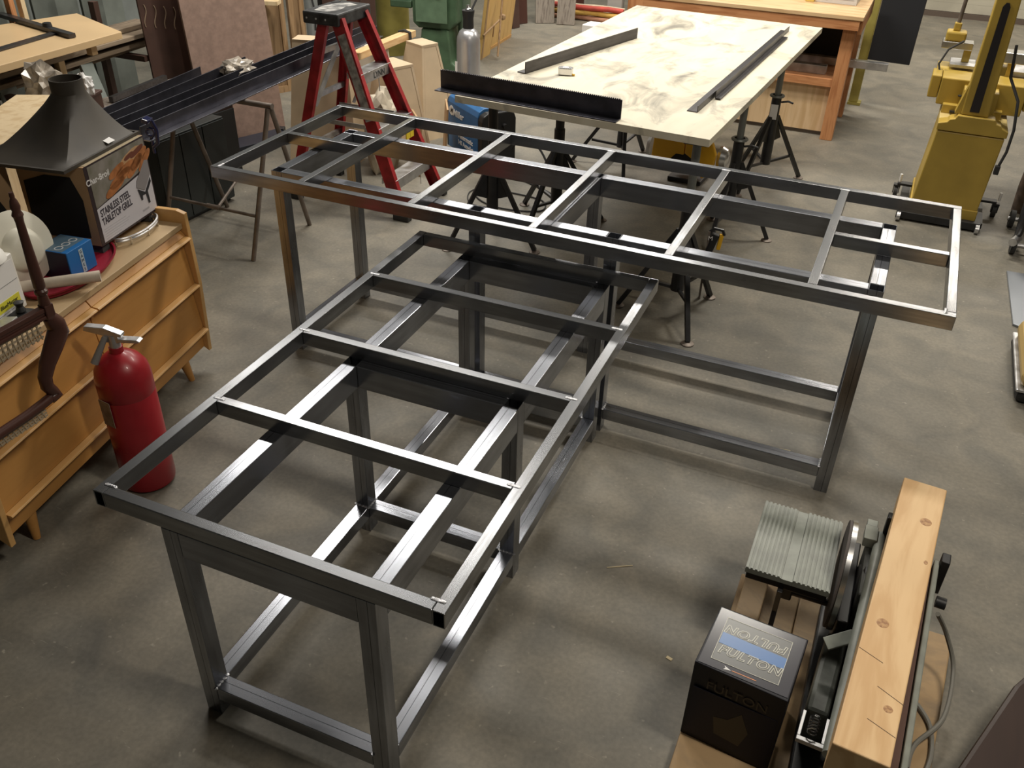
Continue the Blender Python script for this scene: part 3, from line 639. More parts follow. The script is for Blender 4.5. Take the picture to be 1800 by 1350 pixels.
# ------------------------------------------------------------------ fire extinguisher
t = thing('fire_extinguisher', 'dusty red fire extinguisher standing by the oak dresser', 'fire extinguisher', (.215, -.80, 0), .3)
obj('tank', MB().lathe([(0, .0), (.075, .0), (.088, .008), (.090, .02), (.090, .378), (.0885, .381), (.090, .384), (.090, .445), (.084, .478), (.066, .508), (.040, .528), (.022, .536), (.022, .556), (0, .556)], seg=44), REDE, t, True)
obj('paper_label', MB().prism([(-.026, -.05), (.026, -.05), (.026, .05), (-.026, .05)], 0, .0015, Matrix.Rotation(R(-24), 4, 'Z') @ Matrix.Translation((0, -.0912, .34)) @ Matrix.Rotation(PI / 2, 4, 'X')), mat('old_label', (.30, .24, .19), .7, 0, noise=.3, nscale=30), t)
obj('valve_body', MB().cone((0, 0, .55), (0, 0, .60), .019, .016, 16).b2(-.022, .022, -.012, .012, .575, .605), ALU, t, True)
obj('lever', MB().prism([(-.09, .612), (-.03, .600), (.035, .598), (.035, .608), (-.02, .628), (-.085, .628)], -.013, .013, Matrix.Rotation(PI / 2, 4, 'X')), ALU, t, bevel=.002)
obj('carry_handle', MB().prism([(.02, .578), (.085, .580), (.095, .586), (.085, .592), (.02, .590)], -.014, .014, Matrix.Rotation(PI / 2, 4, 'X')), ALU, t, bevel=.002)
obj('nozzle', MB().cone((-.02, -.012, .595), (-.055, -.05, .515), .009, .013, 14), mat('grey_nozzle', (.25, .24, .23), .5), t, True)

# ------------------------------------------------------------------ oak dresser (local x runs to its right end, y to its back)
D = thing('dresser', 'mid-century honey oak dresser with six drawers on tapered legs', 'dresser', (-.066, -.100, 0), math.atan2(.984, -.179))
L_, DP = 1.235, .46
def sidep(x):
    return MB().prism([(0, .085), (.0, .10), (-.012, .40), (-.004, .70), (.03, .712), (DP, .712), (DP, .13), (.06, .13)], x - .011, x + .011, Matrix(((0, 0, 1, 0), (1, 0, 0, 0), (0, 1, 0, 0), (0, 0, 0, 1))))
obj('side_panel', sidep(-.011), OAKL, D, bevel=.002); obj('side_panel', sidep(-L_ + .011), OAKL, D, bevel=.002)
obj('top', MB().b2(-L_ + .023, -.023, .012, DP - .005, .640, .662), OAKT, D, bevel=.002)
obj('back_panel', MB().b2(-L_ + .023, -.023, DP - .005, DP, .13, .64), OAK, D)
obj('bottom_panel', MB().b2(-L_ + .023, -.023, .03, DP - .006, .13, .145), OAK, D)
obj('lower_rail', MB().b2(-L_ + .023, -.023, .02, .035, .105, .150), OAK, D, bevel=.001)
obj('drawer_divider', MB().b2(-L_ / 2 - .006, -L_ / 2 + .006, .046, DP - .02, .146, .639), OAK, D)
rows = [(.597, .638), (.392, .594), (.188, .389)]
XZ = Matrix(((0, 0, 1, 0), (1, 0, 0, 0), (0, 1, 0, 0), (0, 0, 0, 1)))
for c in range(2):
    xa = -L_ + .0245 + c * (L_ / 2 - .0225); xb = xa + L_ / 2 - .027
    for (za, zb) in rows:
        # the face slopes out to a lip along its bottom edge that the fingers pull on
        dr = obj('drawer', MB().prism([(.042, za + .006), (.010, za + .006), (.006, za + .014), (.026, zb), (.042, zb)], xa, xb, XZ), OAK, D, bevel=.001)
        obj('drawer_lip', MB().prism([(.014, za), (-.016, za), (-.020, za + .005), (-.016, za + .010), (.0055, za + .0138), (.0095, za + .0058), (.014, za + .0055)], xa + .001, xb - .001, XZ), OAKL, dr, bevel=.001)
        if za < .59: obj('grip_notch', MB().b2(xb - .17 if c == 0 else xa + .05, xb - .05 if c == 0 else xa + .17, .018, .0215, zb - .026, zb - .008), mat('notch_dark', (.16, .07, .02), .6), dr)
obj('base_strip', MB().b2(-L_ + .023, -.023, .018, .034, .1505, .184), OAK, D, bevel=.001)
for x in (-.15, -L_ + .15):
    for y, s in ((.05, -1), (DP - .06, 1)):
        obj('leg', MB().cone((x, y, .132), (x + (.02 if x > -.5 else -.02), y + s * .015, 0), .024, .012, 20), OAK, D, True)
DM = D.matrix_basis.copy() if False else (Matrix.Translation((-.066, -.100, 0)) @ Matrix.Rotation(math.atan2(.984, -.179), 4, 'Z'))
def on_dresser(x, y, z, rz=0): return DM @ Matrix.Translation((x, y, z)) @ Matrix.Rotation(rz, 4, 'Z')
def dthing(name, label, cat, x, y, z, rz=0, group=None):
    p = DM @ Vector((x, y, z)); return thing(name, label, cat, p, math.atan2(.984, -.179) + rz, group)

# red oval tray, roll, blue box, helmet, bottle
RED2 = mat('red_plastic_tray', (.33, .012, .035), .5, 0, noise=.2, nscale=8)
t = dthing('oval_tray', 'dusty red plastic oval tray under the blue box on the dresser', 'tray', -.50, .155, .664, .10)
def oval(a, b, prof, n=48):
    m_ = MB(); v = []; f = []; P = len(prof)
    for k in range(n):
        u = 2 * PI * k / n
        for (s, z) in prof: v.append(((a + s) * math.cos(u), (b + s) * math.sin(u), z))
    for k in range(n):
        q = (k + 1) % n
        for i in range(P - 1): f.append((k * P + i, q * P + i, q * P + i + 1, k * P + i + 1))
    f.append([k * P for k in range(n)]); f.append([k * P + P - 1 for k in reversed(range(n))])
    m_._add(v, f); return m_
obj('tray_body', oval(.215, .118, [(-.03, 0), (-.006, .004), (.0, .022), (.007, .024), (.007, .020), (.003, .019), (-.008, .006), (-.03, .005)][::-1]), RED2, t, True)
t = dthing('paper_roll', 'rolled cream paper tube lying at the dresser front edge', 'paper roll', -.645, .085, .708, -.95)
obj('roll', MB().lathe([(.012, 0), (.019, 0), (.019, .24), (.012, .24), (.012, 0)], (-.11, 0, 0), 20, ax=(1, 0, 0)), mat('roll_cream', (.55, .47, .38), .7, 0, noise=.2, nscale=12), t, True)
t = dthing('blue_box', 'small blue cardboard box with round white letters on its top', 'box', -.497, .155, .671, -.05)
BB = mat('box_blue', (.02, .16, .46), .45)
obj('carton', MB().b2(-.062, .062, -.062, .062, 0, .098), BB, t, bevel=.0015)
obj('dark_side', MB().b2(-.0635, -.0622, -.058, .058, .002, .096), mat('box_dark', (.012, .012, .03), .4), t)
obj('top_print', MB().b2(-.058, .058, -.04, .058, .0982, .0986), mat('box_top_print', (.10, .17, .24), .5), t)
obj('side_strip', MB().b2(-.008, .010, -.0632, -.0622, .004, .088), mat('box_strip', (.45, .58, .66), .5), t)
text('lettering', 'OOO', .042, basis((.0, -.012, .0988), (1, 0, 0), (0, 1, 0)), mat('pale_print', (.55, .57, .6), .5), t)
for k, ch in enumerate('GAMES'): text('lettering', ch, .015, basis((.001, -.0634, .078 - k * .016), (1, 0, 0), (0, 0, 1)), mat('print_dark', (.03, .05, .09), .5), t)
t = dthing('plastic_lid', 'round off-white plastic hat-shaped lid leaning behind the white jug', 'lid', -.625, .215, .672, 0)
dish = MB().lathe([(0, .055), (.045, .054), (.062, .042), (.072, .016), (.118, .0), (.126, -.004), (.126, -.008), (.115, -.004), (.068, .010), (.058, .038), (0, .049)], seg=44)
obj('dish', dish, mat('cream_plastic', (.72, .69, .58), .45, 0, noise=.08, nscale=6), t, True, M=Matrix.Translation((0, 0, .128)) @ Matrix.Rotation(R(-14), 4, 'Z') @ Matrix.Rotation(R(80), 4, 'X'))
t = dthing('white_jug', 'white square plastic jug with a yellow label stripe at the left edge', 'jug', -.815, .185, .664, .05)
obj('body', MB().prism([(-.07, -.05), (.07, -.05), (.075, -.045), (.075, .045), (.07, .05), (-.07, .05), (-.075, .045), (-.075, -.045)], 0, .185), WHITE, t, bevel=.006)
obj('shoulder', MB().lathe([(.072, .185), (.066, .205), (.045, .222), (.040, .226), (.040, .258), (.030, .266), (0, .268)], seg=28), WHITE, t, True)
obj('paper_label', MB().b2(-.062, .062, -.0515, -.0505, .012, .17), WHITEP, t)
obj('yellow_label', MB().b2(-.060, .050, -.0525, -.0516, .030, .062), mat('label_yellow', (.72, .68, .06), .5), t)
text('lettering', 'BlueMaster', .018, basis((-.004, -.0529, .046), (1, 0, 0), (0, 0, 1)), mat('print_black', (.02, .02, .02), .5), t, shear=.2)
obj('label_line', MB().b2(-.062, .062, -.0522, -.0516, .104, .1055).b2(-.062, .062, -.0522, -.0516, .022, .023), mat('print_grey', (.2, .2, .2), .5), t)
t = dthing('hand_plane', 'black and grey metal tool lying at the left end of the dresser top', 'tool', -.875, .10, .664, .1)
obj('sole', MB().b2(-.10, .10, -.035, .035, 0, .014), BLACKM, t, bevel=.003); obj('blade_plate', MB().box((-.02, -.005, .025), (.09, .04, .008), (0, .12, .2), .002), ALU, t); obj('grip', MB().lathe([(.012, .01), (.016, .02), (.01, .035), (.016, .05), (0, .056)], (.07, 0, 0), 16), BLACKP, t, True)
t = dthing('chrome_rack', 'bent chrome wire ring rack lying beside the grill box', 'rack', -.155, .125, .664, .0)
obj('ring', MB().tube([(.12 * math.cos(a * PI / 16), .055 * math.sin(a * PI / 16), .018) for a in range(33)], .006, 8), ALU, t, True)
obj('ring', MB().tube([(.125 * math.cos(a * PI / 16), .058 * math.sin(a * PI / 16), .029) for a in range(33)], .004, 8), ALU, t, True)
for a in (0, 4, 8, 12, 16, 20, 24, 28): obj('post', MB().tube([(.122 * math.cos(a * PI / 16), .056 * math.sin(a * PI / 16), 0), (.124 * math.cos(a * PI / 16), .057 * math.sin(a * PI / 16), .031)], .004, 6), CHROME, t, True)

# grill carton
t = dthing('grill_box', 'printed carton of a tabletop grill standing on the dresser under the black hood', 'box', -.18, .118, .700, 0)
GX = .178; GH = .290
obj('carton', MB().b2(-GX, GX, 0, .27, 0, GH), CARD, t, bevel=.0015)
for (x, y) in ((-GX + .03, .03), (GX - .03, .03), (-GX + .03, .24), (GX - .03, .24)): obj('foam_foot', MB().b2(x - .02, x + .02, y - .02, y + .02, -.0345, -.0003), mat('foam', (.05, .05, .05), .8), t)
obj('black_border', MB().b2(-GX, GX, -.0012, -.0002, 0, GH), mat('print_dark_brown', (.035, .022, .025), .35), t)
obj('photo_print', MB().prism([(-GX + .018, .135), (GX - .006, .182), (GX - .006, GH - .006), (-GX + .018, GH - .006)], 0, .0006, Matrix.Translation((0, -.0013, 0)) @ Matrix.Rotation(PI / 2, 4, 'X')), mat('print_food_bg', (.27, .245, .22), .35, 0, col2=(.16, .15, .11), nscale=16), t)
obj('white_print', MB().prism([(-GX + .018, .008), (GX - .006, .008), (GX - .006, .172), (-GX + .018, .132)], 0, .0006, Matrix.Translation((0, -.0013, 0)) @ Matrix.Rotation(PI / 2, 4, 'X')), mat('print_white', (.60, .58, .62), .35), t)
def blob(cx, cz, a, b, rot, mt, nm='printed_sausage', lift=.0022):
    pts = []
    for k in range(18):
        u = 2 * PI * k / 18; x, z = a * math.copysign(abs(math.cos(u)) ** .7, math.cos(u)), b * math.sin(u)
        pts.append((cx + x * math.cos(rot) - z * math.sin(rot), cz + x * math.sin(rot) + z * math.cos(rot)))
    obj(nm, MB().prism(pts, 0, .0006, Matrix.Translation((0, -lift + .0003, 0)) @ Matrix.Rotation(PI / 2, 4, 'X')), mt, t)
SA = mat('print_sausage', (.42, .16, .055), .35, 0, noise=.3, nscale=30); SB = mat('print_bun', (.50, .30, .15), .35); SC = mat('print_dark_meat', (.16, .05, .03), .35)
blob(.08, .222, .085, .040, .25, SB, 'printed_bun', .0022)
for (cx, cz, a, b, r_) in ((-.03, .170, .05, .016, .5), (.0, .192, .055, .017, .45), (.03, .212, .05, .016, .35), (.075, .205, .048, .018, .9), (.10, .222, .05, .017, .8), (.125, .205, .042, .015, 1.1), (-.01, .222, .04, .014, .5)): blob(cx + .01 + .25 * (cx - .05), cz, a * 1.25, b, r_ * .55, SA, lift=.003)
blob(.12, .250, .045, .010, .25, SC, 'printed_meat', .003); blob(.07, .248, .03, .008, .2, SC, 'printed_meat', .0032)
obj('printed_grill', MB().prism([(.075, .125), (.12, .100), (.168, .145), (.170, .20), (.15, .205), (.085, .150)], 0, .0006, Matrix.Translation((0, -.0034, 0)) @ Matrix.Rotation(PI / 2, 4, 'X')), mat('print_grey_lid', (.26, .24, .245), .3), t)
obj('printed_grill_stand', MB().prism([(.078, .118), (.12, .092), (.165, .135), (.165, .118), (.135, .09), (.138, .045), (.128, .045), (.122, .085), (.10, .085), (.098, .07), (.09, .07)], 0, .0006, Matrix.Translation((0, -.0032, 0)) @ Matrix.Rotation(PI / 2, 4, 'X')), mat('print_black2', (.03, .03, .035), .3), t)
INK = mat('print_ink', (.045, .04, .055), .4); INKW = mat('print_pale', (.75, .73, .72), .4); INKG = mat('print_greyline', (.40, .39, .42), .5)
text('lettering', 'Char-Broil', .030, basis((-.118, -.0022, .232), (1, 0, 0), (0, 0, 1)), INKW, t, bold=.0005)
text('lettering', 'STAINLESS STEEL', .036, basis((-GX + .030, -.0022, .110), (1, 0, .06), (0, 0, 1)), INK, t, align='LEFT', bold=.0006, sx=.66)
text('lettering', 'TABLETOP GRILL', .036, basis((-GX + .030, -.0022, .078), (1, 0, .06), (0, 0, 1)), INK, t, align='LEFT', bold=.0006, sx=.66)
fl = MB()
for k in range(5): fl.b2(-GX + .03, -GX + .03 + (.13, .15, .14, .12, .09)[k], -.0023, -.0018, .052 - k * .009, .0535 - k * .009)
obj('fine_print', fl, INKG, t); obj('small_code', MB().b2(.085, .125, -.0025, -.0018, .026, .034), INKG, t)
obj('opening_shade', MB().prism([(.035, .03), (.20, .02), (.255, .10), (.25, .22), (.16, .25), (.06, .25), (.03, .17)], -.0006, .0006, Matrix.Translation((-GX - .0008, 0, 0)) @ Matrix(((0, 0, 1, 0), (1, 0, 0, 0), (0, 1, 0, 0), (0, 0, 0, 1)))), mat('hole_shade', (.006, .006, .006), .8), t)  # flat dark patch painted as the shade inside an opening
obj('packing_tape', MB().b2(-GX + .01, GX - .01, -.001, .016, GH + .0003, GH + .0012), mat('clear_tape', (.55, .45, .30), .15, 0, coat=.6), t)

# larger cardboard box, open side painted as flat shade, that carries the hood
t = dthing('cardboard_box', 'large open cardboard box with a hand-hole painted as dark shade under the black metal hood', 'box', -.62, .40, .664, 0)
obj('carton', MB().b2(-.20, .235, .0, .30, 0, .325), CARD, t, bevel=.002)
obj('hole', MB().prism([(-.12, .05), (.14, .04), (.20, .13), (.16, .22), (-.05, .27), (-.14, .24)], 0, .002, Matrix.Translation((0, -.0005, 0)) @ Matrix.Rotation(PI / 2, 4, 'X')), mat('hole_shade', (.006, .006, .006), .8), t)  # carton stays closed; the hole's inner shade is a flat dark sheet
# hood
HM = mat('dusty_black_sheet', (.060, .050, .038), .58, .15, 0, nscale=6, col2=(.040, .034, .028))
t = dthing('range_hood', 'black sheet metal funnel hood with a round collar and white sticker', 'hood', -.212, .318, .9925, 0)
hb_ = [(-.215, -.200, 0), (.210, -.215, 0), (.215, .215, 0), (-.215, .215, 0)]
def hoodmesh():
    m_ = MB(); n = 32; lo = []; mid = []; hi = []
    for k in range(n):
        u = 2 * PI * k / n + PI / 4; c, s_ = math.cos(u), math.sin(u)
        q = max(abs(c), abs(s_)); lo.append((.212 * c / q, .178 * s_ / q, 0))
    rings = []
    for j in range(9):
        v = j / 8; k_ = v ** 1.0; cx_, cy_ = .105 * k_ ** .85, -.015 * k_ ** .85; z = .168 * (v ** 1.25)
        r_ = []
        for (x, y, _) in lo:
            c, s_ = x, y; L0 = math.hypot(c, s_); rr = .056
            tx, ty = c / L0 * rr, s_ / L0 * rr
            r_.append((lerp(c, tx, k_ ** .85) + cx_, lerp(s_, ty, k_ ** .85) + cy_, z))
        rings.append(r_)
    rings.append([(x, y, .215) for (x, y, z) in rings[-1]])
    rings.append([((x - .105) * .93 + .105, (y + .015) * .93 - .015, .215) for (x, y, z) in rings[-1]])
    rings.append([(x, y, .12) for (x, y, z) in rings[-1]])
    v = [p for r_ in rings for p in r_]; f = []
    for j in range(len(rings) - 1):
        for k in range(n):
            q = (k + 1) % n; f.append((j * n + k, j * n + q, (j + 1) * n + q, (j + 1) * n + k))
    m_._add(v, f); return m_
obj('funnel', hoodmesh(), HM, t, True)
obj('rim', MB().b2(-.219, .219, -.185, -.175, -.001, .010).b2(-.219, .219, .175, .185, -.001, .010).b2(-.219, -.209, -.1749, .1749, -.001, .010).b2(.209, .219, -.1749, .1749, -.001, .010), HM, t)
obj('white_sticker', MB().b2(-.020, .020, -.0005, .0005, -.020, .020, mt=Matrix.Translation((.070, -.152, .022)) @ Matrix.Rotation(R(-68), 4, 'X')), WHITEP, t)

# the carved chair in front of the dresser
CH = thing('carved_chair', 'dark carved mahogany chair frame with woven cane in front of the dresser', 'chair', (.25, -1.025, 0))
def up_lathe(prof, c, ax, seg=18): return MB().lathe(prof, c, seg, ax=ax)
pa = Vector((0, 0, 1.155)); pb = Vector((0, .0, .80))
obj('post', MB().lathe([(0, .335), (.006, .335), (.007, .325), (.006, .320), (.010, .312), (.0135, .295), (.011, .283), (.0135, .277), (.0155, .271), (.0125, .265), (.011, .25), (.0125, .19), (.0155, .10), (.0165, .055), (.013, .048), (.018, .042), (.018, .034), (.0135, .028), (.016, .0), (0, 0)], (0, 0, .832), 20), MAHOG, CH, True)
obj('post_block', MB().b2(-.015, .015, -.015, .015, .785, .8315), MAHOG, CH, bevel=.003)
obj('top_rail', MB().b2(-.012, .012, -.80, -.0155, .812, .826).b2(-.009, .009, -.80, -.0155, .802, .812).b2(-.013, .013, -.80, -.0155, .792, .802), MAHOG, CH, bevel=.002)
obj('curved_stile', MB().tube([(0, 0, .79), (0, .014, .76), (0, .018, .735), (0, -.015, .695), (0, -.050, .655), (0, -.070, .620), (0, -.072, .590), (0, -.060, .565), (0, -.050, .552), (0, -.075, .545)], [.020, .028, .030, .027, .023, .020, .019, .018, .019, .016], 14), MAHOG, CH, True)
obj('lower_rail', MB().tube([(0, -.055, .552), (0, -.10, .546), (0, -.16, .541), (0, -.35, .538), (0, -.60, .54), (0, -.80, .54)], .015, 12), MAHOG, CH, True)
CANE = mat('cane', (.40, .32, .22), .6)
def cane(za, zb, ya, yb, nm):
    m_ = MB(); n = int((yb - ya) / .017)
    for k in range(n):
        y = ya + k * .017; m_.bar((0, y, za), (0, y + .010, zb), .004, .003); m_.bar((.002, y + .012, za), (.002, y + .002, zb), .004, .003)
    for z in (za + (zb - za) * q for q in (.12, .37, .63, .88)): m_.bar((.001, ya, z), (.001, yb, z), .003, .005)
    o_ = obj(nm, m_, CANE, CH); o_['kind'] = 'stuff'; return o_
cane(.735, .792, -.75, -.035, 'cane_panel'); cane(.500, .537, -.75, -.10, 'cane_panel')
obj('rear_post', MB().lathe([(0, 0), (.016, 0), (.018, .4), (.015, .75), (.018, .80), (.010, .95), (.013, 1.0), (0, 1.12)], (0, -.80, 0), 16), MAHOG, CH, True)
obj('seat_rail', MB().b2(-.46, .0, -.835, -.817, .44, .49), MAHOG, CH, bevel=.003)
obj('seat', MB().b2(-.45, -.02, -1.204, -.836, .455, .485), CANE, CH, bevel=.004)
for (x, y) in ((-.46, -.84), (.0, -1.22), (-.46, -1.22)): obj('leg', MB().lathe([(0, 0), (.013, 0), (.016, .2), (.02, .44), (0, .45)], (x, y, 0), 14), MAHOG, CH, True)
obj('seat_rail', MB().b2(-.46, .0, -1.235, -1.205, .44, .49), MAHOG, CH, bevel=.003)

# ------------------------------------------------------------------ left side: workbench, lumber, panels
tag(obj('plywood_crate', MB().prism([(-.52, -.52), (-.70, -.60), (-.98, -.079), (-1.073, .111), (-.90, .20), (-.66, -.20)], 0, .93), BIRCH, M=Matrix.Translation((-.10, .06, 0)), bevel=.003), 'pale plywood-topped crate behind the black hood at the left edge', 'crate')
LM = mat('melamine_maple', (.66, .47, .26), .35, 0, noise=.05, nscale=4)
t = thing('workbench', 'maple-topped bench at the upper left with steel bars lying on it', 'workbench', (0, 0, 0))
m_ = MB().prism([(-1.735, 1.37), (-2.30, 1.60), (-2.62, .55), (-2.35, .20), (-1.72, .15)], .862, .90)
obj('benchtop', m_, LM, t, bevel=.003)
obj('corner_bracket', MB().b2(-1.87, -1.83, 1.22, 1.26, .79, .861), LM, t)
for (x, y) in ((-2.20, 1.30), (-2.35, 1.38), (-2.1, .36), (-2.35, .45)): obj('leg', MB().b2(x - .022, x + .022, y - .022, y + .022, 0, .861), LM, t, bevel=.002)
obj('apron', MB().b2(-2.10, -2.08, .35, 1.22, .78, .861), LM, t)
def flat_bar(name, label, p, q, wd, th, mt, group=None, bev=.002):
    return tag(obj(name, MB().bar(p, q, wd, th, bev), mt), label, 'steel bar', group)
flat_bar('steel_bar', 'dark steel bar crossing the maple benchtop with a pivot knob', (-2.60, 1.31, .914), (-1.84, 1.124, .914), .040, .022, STEELD, 'steel bars on the maple bench')
flat_bar('steel_bar', 'flat steel bar lying along the front edge of the maple benchtop', (-1.93, .45, .906), (-2.00, 1.17, .906), .050, .010, STEELD, 'steel bars on the maple bench')
flat_bar('steel_bar', 'second dark bar on the back half of the maple benchtop', (-2.45, .62, .906), (-2.52, 1.10, .906), .04, .010, STEELD, 'steel bars on the maple bench')
tag(obj('pivot_knob', MB().cone((-2.08, 1.183, .926), (-2.08, 1.183, .945), .026, .022, 16), BLACKM, smooth=True), 'round black knob on the dark steel bar of the maple bench', 'knob')
OLDS = [OLDW, GREYW]
for k, (x, z, th, wdt) in enumerate([(-2.30, .610, .028, .16), (-2.31, .640, .026, .17), (-2.33, .668, .030, .15), (-2.30, .700, .026, .18), (-2.34, .728, .030, .14)]):
    tag(obj('stored_board', MB().b2(-wdt / 2, wdt / 2, -1.35, 1.22 - .04 * (k % 3), 0, th), OLDW, M=Matrix.Translation((x + .04 * (k % 2), .98, z)) @ Matrix.Rotation(.06 - .015 * k, 4, 'Z'), bevel=.002),
        ['lowest weathered board of the stack on the low rack behind the bench', 'second weathered board from the bottom of the rack stack', 'middle weathered board of the rack stack', 'second weathered board from the top of the rack stack', 'topmost weathered board of the rack stack'][k], 'board', 'weathered boards on the low rack')
t = thing('lumber_rack', 'low dark rack holding weathered boards along the left side', 'rack')
for y in (-.1, .9, 1.9):
    obj('arm', MB().b2(-2.45, -2.12, y - .02, y + .02, .575, .609), BROWNP, t); obj('post', MB().b2(-2.50, -2.455, y - .02, y + .02, 0, .9), BROWNP, t)
GG = mat('grey_green_sheet', (.17, .19, .17), .6, .2, noise=.2, nscale=5)
for k in range(16):
    tag(obj('wall_plank', MB().box((0, 0, .9), (.02, .175, 1.8), None, .002), GG if k % 2 else mat('grey_green_sheet2', (.12, .135, .12), .6, .2, noise=.25, nscale=6), M=Matrix.Translation((-2.72 - .02 * (k % 2), -.55 + k * .19, 0))),
        'upright grey-green plank standing behind the low lumber rack', 'plank', 'upright grey-green planks')
for k in range(4):
    tag(obj('loose_plank', MB().box((0, 0, .32), (.02, .11, .64), (0, R(-14), 0), .002), mat('pale_grey_plank', (.24, .27, .25), .6, 0, noise=.2, nscale=6), M=Matrix.Translation((-2.12 - .01 * k, .62 + k * .30, .01)) @ Matrix.Rotation(.1 * (k - 1), 4, 'Z')),
        ['grey plank leaning low under the rack, nearest the hood', 'second grey plank leaning under the rack', 'third grey plank leaning under the rack', 'grey plank leaning under the rack beside the dark panel'][k], 'plank', 'grey planks leaning under the rack')
tag(obj('grey_slab', MB().box((0, 0, 0), (.55, .85, .03), (0, .05, 0), .004), GREYW, M=Matrix.Translation((-1.62, 1.38, .50)) @ Matrix.Rotation(-.12, 4, 'Z')), 'grey weathered slab lying flat behind the black angle bars', 'slab')
t = thing('slab_support', 'dark low cabinet carrying the grey slab behind the angle bars', 'cabinet', (-1.60, 1.38, 0), -.12)
obj('carcass', MB().b2(-.24, .24, -.36, .36, 0, .462), BROWNP, t, bevel=.003); obj('door', MB().b2(.241, .255, -.35, .35, .03, .45), mat('cabinet_black', (.02, .02, .02), .5), t, bevel=.002)
obj('steel_rod', MB().bar((-.2, -.2, .55), (-.25, .3, .55), .03, .03), STEELD, None, M=Matrix.Translation((-1.60, 1.45, -.005))); tag(bpy.data.objects['steel_rod'], 'short dark bar lying on the grey slab by the crumpled bags', 'steel bar')
crumple('crumpled_bag', 'crumpled brown plastic bag behind the hood collar, left side', 'bag', (-1.20, .335, .862), .085, BAG, (.8, .9, 1.05), seed=8)
crumple('crumpled_bag', 'small white plastic bag just right of the hood collar', 'bag', (-1.10, .475, .862), .045, WHITEP, (.9, .7, 1.2), seed=9)
t = thing('dark_crate', 'dark crate hidden behind the hood that carries the crumpled bags', 'crate', (-1.17, .42, 0), .3)
obj('carcass', MB().b2(-.10, .10, -.13, .13, 0, .845), BROWNP, t, bevel=.003); obj('lid', MB().b2(-.105, .105, -.135, .135, .8455, .86), BROWNP, t, bevel=.003)

# dark cabinet on the floor under the angle bars
t = thing('black_cabinet', 'black metal cabinet standing behind the grill box under the angle bars', 'cabinet', (-1.36, 1.16, 0), -.05)
obj('carcass', MB().b2(-.20, .20, -.26, .26, .02, .50), mat('black_cabinet', (.022, .026, .026), .45), t, bevel=.004)
for k in range(3): obj('door_panel', MB().b2(.2005, .206, -.255 + k * .172, -.09 + k * .172, .03, .49), mat('black_cabinet2', (.028, .033, .033), .45), t, bevel=.001)
obj('plinth', MB().b2(-.18, .18, -.24, .24, 0, .0195), BLACKM, t)

# tall panels leaning beside the rack
def lean_panel(name, label, p, q, h, dx, dy, th, mt, cat='panel', group=None):
    p = Vector((*p, 0)); q = Vector((*q, 0)); x = (q - p); L0 = x.length; M_ = basis(p, x, Vector((dx, dy, h)))
    return tag(obj(name, MB().b2(0, L0, 0, math.sqrt(h * h + dx * dx + dy * dy), 0, th), mt, M=M_, bevel=.002), label, cat, group)
lean_panel('tall_panel', 'mauve brown tall sheet leaning upright left of the ladder', (-1.84, 2.01), (-1.62, 2.56), 1.25, -.10, .06, .02, PINKP, group='tall brown sheets')
hp = lean_panel('tall_panel', 'very dark brown tall sheet with a row of curved cut marks', (-2.09, 1.90), (-1.93, 2.26), 1.30, -.06, .05, .02, BROWNP, group='tall brown sheets')
for k in range(5):
    pts = []
    for j in range(12):
        u = j / 11; pts.append((.030 + k * .062 + .012 * math.sin(u * PI * 1.6 + .4), .91 - .13 * u - k * .012, .0215))
    obj('curved_hook', MB().tube(pts, .0035, 6), mat('hook_tan', (.30, .22, .15), .5), hp, True)
DB = mat('dark_slate', (.018, .022, .035), .35)
tag(obj('dark_tray', MB().b2(-.27, .27, -.09, .09, 0, .06), DB, M=Matrix.Translation((-1.62, 2.18, 0)) @ Matrix.Rotation(R(68), 4, 'Z'), bevel=.003), 'low dark slab on the floor before the mauve sheet', 'tray')
t = thing('pipe_clamp', 'small steel clamps lying on the floor at the mauve sheet foot', 'clamp', (-1.50, 2.50, 0), .4)
obj('bar', MB().b2(-.12, .12, -.012, .012, .0, .02), ALU, t); obj('jaw', MB().b2(-.10, -.06, -.03, .03, .0205, .07), BLACKM, t, bevel=.004); obj('jaw', MB().b2(.05, .09, -.03, .03, .0205, .06), ALU, t, bevel=.004); obj('screw', MB().cone((.09, 0, .04), (.16, 0, .04), .008, seg=8), ALU, t)

# ------------------------------------------------------------------ background left of centre
WF = wood_mat('brown_frame_wood', (.36, .23, .12), (.22, .13, .06), 2, 4, .6)
for k, (x, y, w_, h_, lab) in enumerate([(-2.24, 3.36, .17, 1.35, 'brown wooden door frame leaning just right of the mauve sheet'), (-2.14, 3.54, .09, 1.40, 'narrow brown wooden door frame beside the grey pipe')]):
    t = thing('salvaged_door', lab, 'door', (x, y, 0), R(62), 'brown wooden frames')
    for s in (-1, 1): obj('stile', MB().b2(s * w_ / 2 - .02, s * w_ / 2 + .02, -.02, .02, 0, h_), WF, t, bevel=.002)
    obj('panel', MB().b2(-w_ / 2 + .0205, w_ / 2 - .0205, -.006, .006, .05, h_ - .06), wood_mat('brown_panel_wood', (.26, .165, .085), (.16, .095, .045), 2, 3, .6) if 'brown_panel_wood' not in MATS else MATS['brown_panel_wood'], t)
    obj('rail', MB().b2(-w_ / 2 + .0205, w_ / 2 - .0205, -.02, .02, h_ - .059, h_), WF, t); obj('rail', MB().b2(-w_ / 2 + .0205, w_ / 2 - .0205, -.02, .02, 0, .049), WF, t)
tag(obj('wooden_top_board', MB().b2(-.30, .06, -.05, .05, 0, .03), BIRCH, M=Matrix.Translation((-2.16, 3.28, .685)) @ Matrix.Rotation(R(20), 4, 'Z'), bevel=.002), 'pale board end jutting above the brown wooden frames', 'board')
